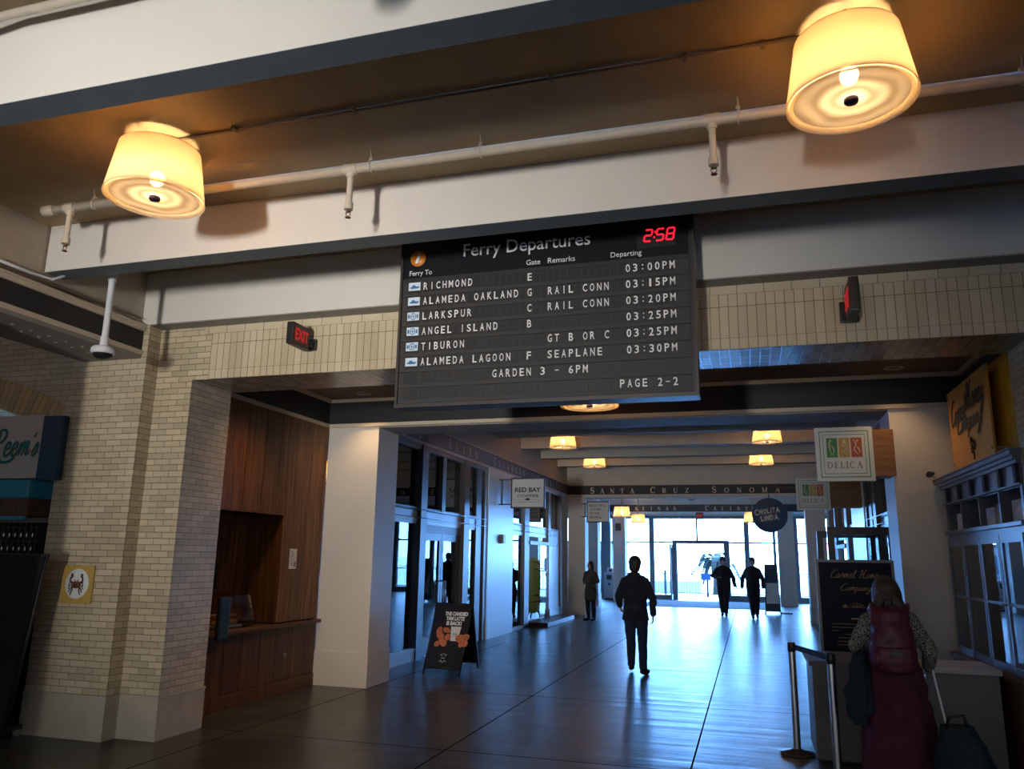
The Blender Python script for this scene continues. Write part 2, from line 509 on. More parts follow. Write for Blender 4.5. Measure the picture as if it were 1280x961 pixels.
class MB:
    """collects shapes in world (or local) coordinates and links them as ONE mesh object"""
    def __init__(self):
        self.v = []
        self.f = []
        self.mi = []
        self.sm = []
        self.i = 0
        self.xf = None
    def add(self, vs, fs, smooth=False):
        n = len(self.v)
        if self.xf is not None:
            vs = [self.xf @ Vector(p) for p in vs]
        self.v += [tuple(p) for p in vs]
        for f in fs:
            self.f.append(tuple(k + n for k in f))
            self.mi.append(self.i)
            self.sm.append(smooth)
        return self
    def box(self, x0, x1, y0, y1, z0, z1):
        x0, x1 = min(x0, x1), max(x0, x1)
        y0, y1 = min(y0, y1), max(y0, y1)
        z0, z1 = min(z0, z1), max(z0, z1)
        self.nb = getattr(self, 'nb', -1) + 1          # hairline steps, so crossing bars never share a plane
        e = (self.nb % 9) * 0.00022
        e = min(e, (x1 - x0) / 8, (y1 - y0) / 8, (z1 - z0) / 8)
        x0, x1, y0, y1, z0, z1 = x0 + e, x1 - e, y0 + e, y1 - e, z0 + e, z1 - e
        vs = [(x, y, z) for z in (z0, z1) for y in (y0, y1) for x in (x0, x1)]
        return self.add(vs, [(0, 2, 3, 1), (4, 5, 7, 6), (0, 1, 5, 4), (2, 6, 7, 3), (0, 4, 6, 2), (1, 3, 7, 5)])
    def bevbox(self, x0, x1, y0, y1, z0, z1, b=0.01):
        bm = bmesh.new()
        bmesh.ops.create_cube(bm, size=1)
        for v in bm.verts:
            v.co = Vector(((x0 + x1) / 2 + v.co.x * abs(x1 - x0), (y0 + y1) / 2 + v.co.y * abs(y1 - y0), (z0 + z1) / 2 + v.co.z * abs(z1 - z0)))
        bmesh.ops.bevel(bm, geom=list(bm.edges), offset=b, segments=2, affect='EDGES', profile=0.7)
        return self.bm(bm)
    def bm(self, bm, smooth=False):
        bm.verts.index_update()
        self.add([v.co[:] for v in bm.verts], [[v.index for v in f.verts] for f in bm.faces], smooth)
        bm.free()
        return self
    def obox(self, o, a, b, c):
        """box from a corner and three edge vectors"""
        o, a, b, c = Vector(o), Vector(a), Vector(b), Vector(c)
        vs = [o + a * i + b * j + c * k for k in (0, 1) for j in (0, 1) for i in (0, 1)]
        fs = [(0, 2, 3, 1), (4, 5, 7, 6), (0, 1, 5, 4), (2, 6, 7, 3), (0, 4, 6, 2), (1, 3, 7, 5)]
        if a.cross(b).dot(c) < 0:
            fs = [tuple(reversed(f)) for f in fs]
        return self.add(vs, fs)
    def prism(self, pts, ext):
        """planar polygon pts pushed along ext"""
        pts = [Vector(p) for p in pts]
        e = Vector(ext)
        n = len(pts)
        nrm = Vector((0, 0, 0))
        for k in range(n):
            nrm += pts[k].cross(pts[(k + 1) % n])
        if nrm.dot(e) > 0:
            pts = list(reversed(pts))
        vs = pts + [p + e for p in pts]
        fs = [tuple(range(n)), tuple(reversed(range(n, 2 * n)))]
        fs += [((k + 1) % n, k, n + k, n + (k + 1) % n) for k in range(n)]
        return self.add(vs, fs)
    def cyl(self, p0, p1, r0, r1=None, n=20, cap=True, smooth=True):
        r1 = r0 if r1 is None else r1
        p0, p1 = Vector(p0), Vector(p1)
        d = (p1 - p0).normalized()
        a = d.orthogonal().normalized()
        b = d.cross(a)
        vs = []
        for p, r in ((p0, r0), (p1, r1)):
            vs += [p + (a * math.cos(2 * PI * k / n) + b * math.sin(2 * PI * k / n)) * r for k in range(n)]
        self.add(vs, [(k, (k + 1) % n, n + (k + 1) % n, n + k) for k in range(n)], smooth)
        if cap:
            self.add(vs[:n], [tuple(reversed(range(n)))])
            self.add(vs[n:], [tuple(range(n))])
        return self
    def tube(self, pts, r, n=10, cap=True):
        pts = [Vector(p) for p in pts]
        vs = []
        a = None
        for k, p in enumerate(pts):
            d = (pts[min(k + 1, len(pts) - 1)] - pts[max(k - 1, 0)]).normalized()
            if a is None:
                a = d.orthogonal().normalized()
            a = (a - d * a.dot(d)).normalized()
            b = d.cross(a)
            rr = r[k] if isinstance(r, (list, tuple)) else r
            vs += [p + (a * math.cos(2 * PI * j / n) + b * math.sin(2 * PI * j / n)) * rr for j in range(n)]
        fs = []
        for k in range(len(pts) - 1):
            fs += [(k * n + j, k * n + (j + 1) % n, (k + 1) * n + (j + 1) % n, (k + 1) * n + j) for j in range(n)]
        if cap:
            fs += [tuple(reversed(range(n))), tuple(range((len(pts) - 1) * n, len(pts) * n))]
        return self.add(vs, fs, True)
    def lathe(self, prof, c, n=32, smooth=True, axis='z'):
        """prof: (radius, height) list round a vertical axis through c"""
        c = Vector(c)
        vs = []
        for r, h in prof:
            for k in range(n):
                a = 2 * PI * k / n
                q = (r * math.cos(a), r * math.sin(a), h)
                if axis == 'y':
                    q = (q[0], h, q[1])
                if axis == 'x':
                    q = (h, q[0], q[1])
                vs.append(c + Vector(q))
        fs = []
        for i in range(len(prof) - 1):
            fs += [(i * n + k, i * n + (k + 1) % n, (i + 1) * n + (k + 1) % n, (i + 1) * n + k) for k in range(n)]
        if axis == 'y':
            fs = [tuple(reversed(f)) for f in fs]
        return self.add(vs, fs, smooth)
    def ell(self, c, rx, ry, rz, u=20, v=12):
        bm = bmesh.new()
        bmesh.ops.create_uvsphere(bm, u_segments=u, v_segments=v, radius=1)
        for p in bm.verts:
            p.co = Vector((c[0] + p.co.x * rx, c[1] + p.co.y * ry, c[2] + p.co.z * rz))
        return self.bm(bm, True)
    def loft(self, secs, n=24, smooth=True):
        """secs: (centre, rx, ry) horizontal ellipses, bottom to top, capped"""
        vs = []
        for c, rx, ry in secs:
            vs += [(c[0] + rx * math.cos(2 * PI * k / n), c[1] + ry * math.sin(2 * PI * k / n), c[2]) for k in range(n)]
        fs = []
        for i in range(len(secs) - 1):
            fs += [(i * n + k, i * n + (k + 1) % n, (i + 1) * n + (k + 1) % n, (i + 1) * n + k) for k in range(n)]
        fs += [tuple(reversed(range(n))), tuple(range((len(secs) - 1) * n, len(secs) * n))]
        return self.add(vs, fs, smooth)
    def quad(self, a, b, c, d):
        return self.add([a, b, c, d], [(0, 1, 2, 3)])
    def mesh(self, name, mats, base=(0, 0, 0)):
        me = bpy.data.meshes.new(name)
        b = Vector(base)
        me.from_pydata([Vector(p) - b for p in self.v], [], self.f)
        for m in (mats if isinstance(mats, (list, tuple)) else [mats]):
            me.materials.append(M[m] if isinstance(m, str) else m)
        for p, k, s in zip(me.polygons, self.mi, self.sm):
            p.material_index = k
            p.use_smooth = s
        me.update()
        return me
    def build(self, name, mats, parent=None):
        base = BASE.get(parent.name, (0, 0, 0)) if parent else (0, 0, 0)
        o = bpy.data.objects.new(name, self.mesh(name, mats, base))
        COL.objects.link(o)
        if parent:
            o.parent = parent
            BASE[o.name] = base
        return o

def tag(o, label=None, cat=None, group=None, kind=None):
    if label: o['label'] = label
    if cat: o['category'] = cat
    if group: o['group'] = group
    if kind: o['kind'] = kind
    return o

def thing(name, label, cat, loc=(0, 0, 0), group=None, rz=0, world=True):
    o = bpy.data.objects.new(name, None)
    o.empty_display_size = 0.1
    COL.objects.link(o)
    o.location = loc
    o.rotation_euler = (0, 0, rz)
    BASE[o.name] = tuple(loc) if world else (0, 0, 0)
    return tag(o, label, cat, group)

def struct(name, mb, mats, parent=None):
    o = mb.build(name, mats, parent)
    if parent is None:
        o['kind'] = 'structure'
    return o

def sroot(name, loc):
    o = bpy.data.objects.new(name, None)
    COL.objects.link(o)
    o.location = loc
    BASE[o.name] = tuple(loc)
    o['kind'] = 'structure'
    return o

def copy_tree(o, parent=None):
    c = o.copy()
    COL.objects.link(c)
    if parent:
        c.parent = parent
    for ch in list(o.children):
        copy_tree(ch, c)
    return c

def dup(o, loc, label, rz=None, group=None):
    c = copy_tree(o)
    c.location = loc
    if rz is not None:
        c.rotation_euler = (0, 0, rz)
    c['label'] = label
    if group: c['group'] = group
    return c

# ------------------------------------------------------------------ lettering
_glyph = {}
def sans(s, bold=0.0):
    """vertices and faces of a line of plain sans lettering, flat in x,y, unit size"""
    key = (s, bold)
    if key not in _glyph:
        cu = bpy.data.curves.new('lettering', 'FONT')
        cu.body = s
        cu.size = 1
        cu.extrude = 0.0
        cu.offset = bold
        cu.resolution_u = 3
        ob = bpy.data.objects.new('lettering', cu)
        COL.objects.link(ob)
        dg = bpy.context.evaluated_depsgraph_get()
        me = bpy.data.meshes.new_from_object(ob.evaluated_get(dg))
        vs = [tuple(v.co) for v in me.vertices]
        fs = [tuple(p.vertices) for p in me.polygons]
        bpy.data.objects.remove(ob)
        bpy.data.meshes.remove(me)
        bpy.data.curves.remove(cu)
        _glyph[key] = (vs, fs)
    return _glyph[key]

def put(mb, flat, o, right, up, w=None, h=None, depth=0.003, mode='l', slant=0.0):
    """place flat lettering (vs, fs) on a plane: o is the lower left (or centre) of its box"""
    vs, fs = flat
    x0, x1 = min(v[0] for v in vs), max(v[0] for v in vs)
    y0, y1 = min(v[1] for v in vs), max(v[1] for v in vs)
    sy = h / (y1 - y0) if h else None
    sx = w / (x1 - x0) if w else sy
    sy = sy or sx
    o, right, up = Vector(o), Vector(right).normalized(), Vector(up).normalized()
    n = right.cross(up)
    cx = (x0 + x1) / 2 if mode == 'c' else x0
    cy = (y0 + y1) / 2 if mode == 'c' else y0
    pts = []
    for v in vs:
        a, b = (v[0] - cx) * sx, (v[1] - cy) * sy
        pts.append(o + right * (a + slant * b) + up * b + n * depth)
    k = len(pts)
    fl = []
    for f in fs:
        p = [pts[i] for i in f]
        nn = (p[1] - p[0]).cross(p[2] - p[0])
        fl.append(f if nn.dot(n) >= 0 else tuple(reversed(f)))
    back = [p - n * depth * 0.98 for p in pts]
    ec = {}
    for f in fl:
        for i in range(len(f)):
            e = (f[i], f[(i + 1) % len(f)])
            ec[e] = 1
    sides = [(e[1], e[0], e[0] + k, e[1] + k) for e in ec if (e[1], e[0]) not in ec]
    mb.add(pts + back, fl + sides)
    return mb

# stroke lettering: serif capitals drawn from thick and thin strokes
def _stroke(vs, fs, pts, w):
    pts = [Vector((p[0], p[1])) for p in pts]
    n = len(pts)
    L, R_ = [], []
    for k, p in enumerate(pts):
        d = pts[min(k + 1, n - 1)] - pts[max(k - 1, 0)]
        if d.length < 1e-9:
            d = Vector((1, 0))
        d.normalize()
        q = Vector((-d.y, d.x))
        ww = (w[k] if isinstance(w, (list, tuple)) else w) / 2
        L.append(p + q * ww)
        R_.append(p - q * ww)
    b = len(vs)
    for a, c in zip(L, R_):
        vs.append((a.x, a.y, 0))
        vs.append((c.x, c.y, 0))
    for k in range(n - 1):
        fs.append((b + 2 * k, b + 2 * k + 1, b + 2 * k + 3, b + 2 * k + 2))

def _arc(cx, cy, rx, ry, a0, a1, n=12):
    return [(cx + rx * math.cos(math.radians(a0 + (a1 - a0) * k / n)), cy + ry * math.sin(math.radians(a0 + (a1 - a0) * k / n))) for k in range(n + 1)]

TK, TN, SF = 0.17, 0.06, 0.055
def _ser(x, y, w=0.30):
    return ([(x - w / 2, y), (x + w / 2, y)], SF)
def _stem(x):
    return [([(x, 0), (x, 1)], TK), _ser(x, SF / 2), _ser(x, 1 - SF / 2)]
SERIF = {
    'I': (0.34, _stem(0.17)),
    'L': (0.66, _stem(0.2) + [([(0.2, SF / 2), (0.62, SF / 2)], SF), ([(0.61, 0), (0.61, 0.26)], SF)]),
    'E': (0.70, _stem(0.2) + [([(0.2, SF / 2), (0.62, SF / 2)], SF), ([(0.2, 1 - SF / 2), (0.62, 1 - SF / 2)], SF), ([(0.2, 0.52), (0.48, 0.52)], SF), ([(0.62, 0), (0.62, 0.26)], SF), ([(0.61, 1), (0.61, 0.76)], SF), ([(0.48, 0.40), (0.48, 0.64)], SF)]),
    'T': (0.76, [([(0.38, 0), (0.38, 1)], TK), _ser(0.38, SF / 2, 0.34), ([(0.04, 1 - SF / 2), (0.72, 1 - SF / 2)], SF), ([(0.05, 1), (0.05, 0.72)], SF), ([(0.71, 1), (0.71, 0.72)], SF)]),
    'A': (0.90, [([(0.14, 0), (0.45, 1)], TN), ([(0.42, 1), (0.75, 0)], TK), ([(0.24, 0.34), (0.64, 0.34)], TN), _ser(0.13, SF / 2, 0.26), _ser(0.74, SF / 2, 0.32)]),
    'N': (0.92, [([(0.16, 0), (0.16, 1)], TN), ([(0.14, 0.97), (0.76, 0.03)], TK), ([(0.76, 0), (0.76, 1)], TN), _ser(0.16, SF / 2, 0.26), _ser(0.12, 1 - SF / 2, 0.24), _ser(0.76, 1 - SF / 2, 0.26)]),
    'M': (1.08, [([(0.15, 0), (0.15, 1)], TN), ([(0.15, 0.98), (0.52, 0.03)], TK), ([(0.52, 0.03), (0.90, 0.98)], TN), ([(0.90, 0), (0.90, 1)], TK), _ser(0.15, SF / 2, 0.26), _ser(0.90, SF / 2, 0.32), _ser(0.12, 1 - SF / 2, 0.22), _ser(0.92, 1 - SF / 2, 0.26)]),
    'U': (0.88, [([(0.2, 1), (0.2, 0.34)] + _arc(0.46, 0.32, 0.26, 0.29, 180, 360) + [(0.72, 1)], [TK, TK] + [0.15 - 0.09 * k / 12 for k in range(13)] + [TN]), _ser(0.2, 1 - SF / 2), _ser(0.72, 1 - SF / 2, 0.26)]),
    'Z': (0.76, [([(0.12, 0.04), (0.64, 0.96)], TK), ([(0.08, 1 - SF / 2), (0.68, 1 - SF / 2)], SF), ([(0.06, SF / 2), (0.7, SF / 2)], SF), ([(0.08, 1), (0.08, 0.76)], SF), ([(0.69, 0), (0.69, 0.26)], SF)]),
    'C': (0.88, [(_arc(0.46, 0.5, 0.36, 0.46, 50, 310, 18), [TN + (TK - TN) * math.sin(PI * k / 18) for k in range(19)]), ([(0.74, 0.99), (0.74, 0.68)], SF), ([(0.72, 0.2), (0.74, 0.3)], TN)]),
    'G': (0.94, [(_arc(0.46, 0.5, 0.36, 0.46, 50, 318, 18), [TN + (TK - TN) * math.sin(PI * k / 18) for k in range(19)]), ([(0.74, 0.99), (0.74, 0.68)], SF), ([(0.74, 0.02), (0.74, 0.44)], TK), _ser(0.74, 0.44, 0.3)]),
    'O': (0.96, [(_arc(0.48, 0.5, 0.37, 0.46, 90, 450, 28), [TN + (TK - TN) * abs(math.sin(2 * PI * k / 28)) for k in range(29)])]),
    'D': (0.90, _stem(0.2) + [([(0.2, 1 - SF / 2)] + _arc(0.36, 0.5, 0.42, 0.47, 90, -90, 16) + [(0.2, SF / 2)], [TN] + [TN + (TK - TN) * math.sin(PI * k / 16) for k in range(17)] + [TN])]),
    'R': (0.86, _stem(0.2) + [([(0.2, 1 - SF / 2)] + _arc(0.36, 0.74, 0.28, 0.235, 90, -90, 12) + [(0.2, 0.5)], [TN] + [TN + (TK - TN) * math.sin(PI * k / 12) for k in range(13)] + [TN]), ([(0.40, 0.5), (0.74, 0.02)], TK), _ser(0.76, SF / 2, 0.2)]),
    'S': (0.70, [(_arc(0.34, 0.735, 0.24, 0.235, 40, 270, 12) + _arc(0.34, 0.265, 0.26, 0.235, 90, -140, 12), [TN, TN, .08, .1, .11, .12, .13, .14, .15, .16, .165, .17, .17, .17, .17, .165, .16, .15, .14, .13, .12, .11, .1, .08, TN, TN]), ([(0.55, 0.99), (0.55, 0.72)], SF), ([(0.10, 0.01), (0.10, 0.30)], SF)]),
}
def serif_char(ch):
    vs, fs = [], []
    for pts, w in SERIF[ch][1]:
        _stroke(vs, fs, pts, w)
    return vs, fs

def serif_line(mb, s, o, right, up, h, pitch=None, first=1.15, depth=0.006, gap=0.22):
    """serif capitals; with pitch, letters sit on even centres; first letter of a word is taller"""
    o, right, up = Vector(o), Vector(right).normalized(), Vector(up).normalized()
    n = right.cross(up)
    x = 0.0
    prev = ' '
    for ch in s:
        if ch == ' ':
            x += pitch if pitch else 0.5 * h
            prev = ch
            continue
        vs, fs = serif_char(ch)
        hh = h * (first if prev == ' ' else 1.0)
        w = SERIF[ch][0] * hh
        x_at = x + ((pitch - w) / 2 if pitch else 0)
        b = [o + right * (x_at + v[0] * hh) + up * (v[1] * hh) + n * (depth + 0.0004 * (k // 40)) for k, v in enumerate(vs)]
        fl = []
        for f in fs:
            p = [b[i] for i in f]
            nn = (p[1] - p[0]).cross(p[3] - p[0])
            fl.append(f if nn.dot(n) > 0 else tuple(reversed(f)))
        mb.add(b, fl)
        x += pitch if pitch else w + gap * h
        prev = ch
    return x

# running-hand lettering: one brush line per letter, joined by smooth curves
SCRIPT = {
    'C': (1.25, [[(1.15, 1.75), (0.95, 2.0), (0.55, 1.85), (0.22, 1.2), (0.15, 0.5), (0.4, 0.05), (0.8, 0.05), (1.25, 0.35)]]),
    'H': (1.5, [[(0.05, 1.6), (0.3, 1.95), (0.5, 1.8), (0.42, 1.0), (0.25, 0.2), (0.0, 0.0)], [(1.25, 2.1), (1.0, 1.6), (0.85, 0.8), (0.9, 0.1), (1.15, 0.0), (1.5, 0.3)], [(0.2, 0.85), (0.6, 1.05), (1.1, 1.0)]]),
    'R': (1.35, [[(0.1, 1.45), (0.35, 1.9), (0.9, 2.0), (1.15, 1.6), (0.95, 1.15), (0.5, 0.95)], [(0.55, 1.85), (0.45, 1.0), (0.2, 0.1), (-0.15, -0.05)], [(0.5, 0.95), (0.8, 0.5), (1.05, -0.1), (1.5, -0.45), (2.2, -0.4), (2.6, -0.1)]]),
    'a': (0.85, [[(0.62, 0.85), (0.35, 1.0), (0.08, 0.6), (0.12, 0.1), (0.4, 0.05), (0.65, 0.8), (0.6, 0.15), (0.85, 0.2)]]),
    'r': (0.62, [[(0.0, 0.2), (0.2, 0.95), (0.25, 1.1), (0.45, 0.95), (0.38, 0.3), (0.62, 0.15)]]),
    'm': (1.15, [[(0.0, 0.2), (0.18, 1.0), (0.15, 0.0)], [(0.15, 0.3), (0.4, 1.0), (0.52, 0.9), (0.48, 0.0)], [(0.48, 0.3), (0.72, 1.0), (0.86, 0.9), (0.84, 0.15), (1.15, 0.2)]]),
    'n': (0.85, [[(0.0, 0.2), (0.18, 1.0), (0.15, 0.0)], [(0.15, 0.3), (0.42, 1.0), (0.56, 0.9), (0.54, 0.15), (0.85, 0.2)]]),
    'e': (0.72, [[(0.08, 0.45), (0.45, 0.62), (0.48, 0.95), (0.25, 1.0), (0.08, 0.55), (0.2, 0.05), (0.5, 0.05), (0.72, 0.3)]]),
    'l': (0.55, [[(0.0, 0.2), (0.35, 1.3), (0.36, 1.9), (0.2, 1.8), (0.12, 0.6), (0.25, 0.05), (0.55, 0.2)]]),
    'o': (0.8, [[(0.4, 1.0), (0.1, 0.7), (0.1, 0.2), (0.35, 0.02), (0.6, 0.4), (0.52, 0.9), (0.4, 0.95), (0.8, 0.8)]]),
    'p': (0.85, [[(0.0, 0.3), (0.2, 1.0), (0.1, -0.3), (0.0, -0.9)], [(0.18, 0.7), (0.45, 1.0), (0.65, 0.7), (0.5, 0.1), (0.2, 0.1)], [(0.5, 0.08), (0.85, 0.2)]]),
    'y': (0.85, [[(0.1, 0.95), (0.12, 0.3), (0.35, 0.1), (0.6, 0.9)], [(0.62, 0.95), (0.5, -0.2), (0.3, -0.9), (0.0, -0.85), (0.2, -0.4), (0.85, 0.25)]]),
    's': (0.62, [[(0.0, 0.15), (0.3, 0.95), (0.42, 0.4), (0.25, 0.0), (0.0, 0.1)]]),
    "'": (0.28, [[(0.2, 1.75), (0.1, 1.35)]]),
}
def _cr(pts, sub=5):
    P = [Vector((p[0], p[1])) for p in pts]
    if len(P) < 3:
        return [tuple(p) for p in P]
    out = []
    for k in range(len(P) - 1):
        p0, p1, p2, p3 = P[max(k - 1, 0)], P[k], P[k + 1], P[min(k + 2, len(P) - 1)]
        for j in range(sub):
            t = j / sub
            out.append(tuple(0.5 * ((2 * p1) + (p2 - p0) * t + (2 * p0 - 5 * p1 + 4 * p2 - p3) * t * t + (3 * p1 - p0 - 3 * p2 + p3) * t ** 3)))
    out.append(tuple(P[-1]))
    return out
def script_flat(s, w=0.17, slant=0.35):
    vs, fs = [], []
    x = 0.0
    for ch in s:
        if ch == ' ':
            x += 0.7
            continue
        adv, strokes = SCRIPT[ch]
        for st in strokes:
            c = _cr(st)
            c = [(x + p[0] + slant * p[1], p[1]) for p in c]
            n = len(c)
            ww = [w * (0.55 + 0.45 * abs(math.sin(PI * (0.15 + 0.7 * k / max(1, n - 1))))) for k in range(n)]
            _stroke(vs, fs, c, ww)
        x += adv
    return vs, fs
def put_strokes(mb, flat, o, right, up, w=None, h=None, depth=0.004, mode='l'):
    vs, fs = flat
    x0, x1 = min(v[0] for v in vs), max(v[0] for v in vs)
    y0, y1 = min(v[1] for v in vs), max(v[1] for v in vs)
    sy = h / (y1 - y0) if h else None
    sx = w / (x1 - x0) if w else sy
    sy = sy or sx
    o, right, up = Vector(o), Vector(right).normalized(), Vector(up).normalized()
    n = right.cross(up)
    cx = (x0 + x1) / 2 if mode == 'c' else x0
    cy = (y0 + y1) / 2 if mode == 'c' else y0
    b = [o + right * (v[0] - cx) * sx + up * (v[1] - cy) * sy + n * (depth + 0.00002 * (k % 97)) for k, v in enumerate(vs)]
    fl = []
    for f in fs:
        p = [b[i] for i in f]
        nn = (p[1] - p[0]).cross(p[2] - p[0]) + (p[2] - p[0]).cross(p[3] - p[0])
        fl.append(f if nn.dot(n) > 0 else tuple(reversed(f)))
    mb.add(b, fl)
    return mb
X, Y, Z = Vector((1, 0, 0)), Vector((0, 1, 0)), Vector((0, 0, 1))
# ------------------------------------------------------------------ the setting: near hall
XL, XR = -5.44, 2.17            # shopfront planes of the passage
m = MB().box(-17, 8, -14, 37.0, -0.12, 0.0)
struct('floor', m, 'floor')

# hall ceiling and downstand beams
m = MB().box(-10.5, 8.0, 2.95, 6.3, 4.5, 4.7).box(-10.5, 8.0, -4.5, 2.95, 4.66, 4.78)
struct('ceiling', m, 'ceiling')
def hall_beam(y0, y1, x0, x1, zb, zt, soffit='grey_trim', face='white_paint'):
    m = MB()
    m.box(x0, x1, y0, y1, zb + 0.004, zt)
    m.i = 1
    m.box(x0 - 0.001, x1 + 0.001, y0 - 0.004, y1 + 0.004, zb, zb + 0.004)
    struct('ceiling_beam', m, [face, soffit])
for k in range(-3, 2):
    y0 = 2.89 + 2.16 * k
    hall_beam(y0, y0 + (0.17 if k == 0 else 0.19), -5.81, 7.0, 4.07, 4.5 if k > 0 else 4.67)
# left arcade beam, wall above it
m = MB()
m.box(-6.47, -5.83, -4.4, 6.27, 3.64, 4.68)
struct('wall_left', m, 'tan_wall')
m = MB().box(-6.45, -5.86, 1.2, 4.15, 0, 3.62)  # unseen pier, added to keep the rear daylight off the arch
struct('light_block_pier', m, 'plaster')
m = MB()
m.box(-5.832, -5.80, -4.4, 6.27, 3.68, 3.88)
struct('trim_1', m, 'black_frieze')
m = MB()
m.box(-5.835, -5.775, -4.4, 6.27, 3.88, 3.925).box(-5.835, -5.765, -4.4, 6.27, 3.925, 3.945)
m.box(-5.835, -5.785, -4.4, 6.27, 3.635, 3.682)
struct('trim_2', m, 'cream_trim')
m = MB()
m.box(-6.50, -5.80, -4.4, 6.27, 3.60, 3.64)
for k in range(26):                                   # rivets along the soffit
    for xx in (-6.02, -6.14):
        m.lathe([(0.0, -0.012), (0.014, -0.008), (0.02, 0.0)], (xx, 1.2 + 0.19 * k, 3.60), 8)
struct('trim_3', m, 'grey_soffit')

# brick front wall: pier A, arch, pier B, lintel
AX0, AX1, AY, BX1, BY, BYB = -6.69, -5.735, 6.28, -5.30, 6.45, 7.09
m = MB()
m.i = 1; m.box(AX0, AX1 + 0.012, AY - 0.012, 7.1, 0, 0.37); m.box(AX0, AX1 + 0.018, AY - 0.018, 7.1, 0.37, 0.39)
m.box(AX1, BX1 + 0.012, BY - 0.012, BYB + 0.012, 0, 0.37); m.box(AX1, BX1 + 0.018, BY - 0.018, BYB + 0.018, 0.37, 0.39)
m.i = 0
m.quad((AX0, AY, .39), (AX1, AY, .39), (AX1, AY, 3.94), (AX0, AY, 3.94))
m.quad((AX1, BY, .39), (BX1, BY, .39), (BX1, BY, 3.94), (AX1, BY, 3.94))
m.i = 2
m.quad((AX1, AY, .39), (AX1, BY, .39), (AX1, BY, 3.94), (AX1, AY, 3.94))
m.quad((BX1, BY, .39), (BX1, BYB, .39), (BX1, BYB, 3.94), (BX1, BY, 3.94))
m.quad((AX0, 6.62, .0), (AX0, AY, .0), (AX0, AY, 3.94), (AX0, 6.62, 3.94))
m.i = 0
m.quad((BX1, BYB, 0), (AX0, BYB, 0), (AX0, BYB, 3.94), (BX1, BYB, 3.94))
struct('wall_front_pier', m, ['brick_front', 'plinth', 'brick_side'])

# arch wall to the left of pier A (segmental arch, two rings of headers)
AC, AR = Vector((-8.40, 0, -0.235)), 3.49                # arch centre and intrados radius
def arc_z(x, r):
    d = r * r - (x - AC.x) ** 2
    return AC.z + math.sqrt(max(d, 0))
m = MB()
xs = [AX0 - 0.02 - 0.12 * k for k in range(28)]
xs[0] = AX0
for a, b in zip(xs[:-1], xs[1:]):
    za, zb2 = arc_z(a, AR), arc_z(b, AR)
    m.i = 0
    m.quad((b, AY + .001, zb2), (a, AY + .001, za), (a, AY + .001, 4.5), (b, AY + .001, 4.5))
    m.i = 1
    m.quad((b, AY, zb2), (b, 6.62, zb2), (a, 6.62, za), (a, AY, za))
m.i = 0
m.quad((AX0, AY + 0.001, 3.94), (-5.74, AY + .001, 3.94), (-5.74, AY + .001, 3.945), (AX0, AY + .001, 3.945))
m.box(-10.4, AX0, 6.66, 6.8, 0, 4.5)
struct('wall_front_arch', m, ['brick_front', 'plinth'])
m = MB()
for ring, (r0, r1) in enumerate(((AR, AR + 0.205), (AR + 0.21, AR + 0.31))):
    n = 48
    for k in range(n):
        a0 = math.radians(60.5 + 59 * k / n) + 0.0015
        a1 = math.radians(60.5 + 59 * (k + 1) / n) - 0.0015
        m.i = (k * 7 + ring * 3) % 3 % 2
        p = [(AC.x + r * math.cos(a), AY - 0.006, AC.z + r * math.sin(a)) for r, a in ((r0, a0), (r1, a0), (r1, a1), (r0, a1))]
        if max(q[0] for q in p) < AX0 + 0.02:
            m.prism(p, (0, 0.02, 0))
M['arch_a'] = mat('arch_brick_a', (0.43, 0.30, 0.13), 0.5, var=0.1)
M['arch_b'] = mat('arch_brick_b', (0.36, 0.245, 0.105), 0.5, var=0.1)
struct('trim_4', m, ['arch_a', 'arch_b'])

# white wall over the lintel, its grey soffit, and the tiled lintel
m = MB()
m.box(AX1 - 0.25, 7.5, 6.27, 6.44, 3.95, 4.5)
m.i = 1
m.box(AX1, 7.5, 6.268, BY + 0.01, 3.938, 3.95)
struct('wall_front_upper', m, ['white_paint', 'grey_soffit'])
m = MB()
L0, L1 = BX1 - 0.44, 2.10
for i, (z0, z1) in enumerate(((3.39, 3.485), (3.485, 3.755), (3.755, 3.862), (3.862, 3.94))):
    m.i = i
    x0 = BX1 + 0.19 if i < 3 else BX1 + 0.10
    m.quad((x0, BY - 0.002, z0), (L1, BY - 0.002, z0), (L1, BY - 0.002, z1), (x0, BY - 0.002, z1))
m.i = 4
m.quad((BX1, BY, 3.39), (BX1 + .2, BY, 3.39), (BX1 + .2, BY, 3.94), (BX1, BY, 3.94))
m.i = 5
m.quad((BX1, BYB, 3.39), (L1, BYB, 3.39), (L1, BY, 3.39), (BX1, BY, 3.39))
m.i = 4
m.quad((L1, BYB, 3.39), (BX1, BYB, 3.39), (BX1, BYB, 4.4), (L1, BYB, 4.4))
m.quad((BX1, BYB, 3.94), (BX1, BY, 3.94), (L1, BY, 3.94), (L1, BYB, 3.94))
struct('wall_front_lintel', m, ['brick_square', 'brick_tall', 'brick_square2', 'brick_flat', 'brick_front', 'brick_soffit'])
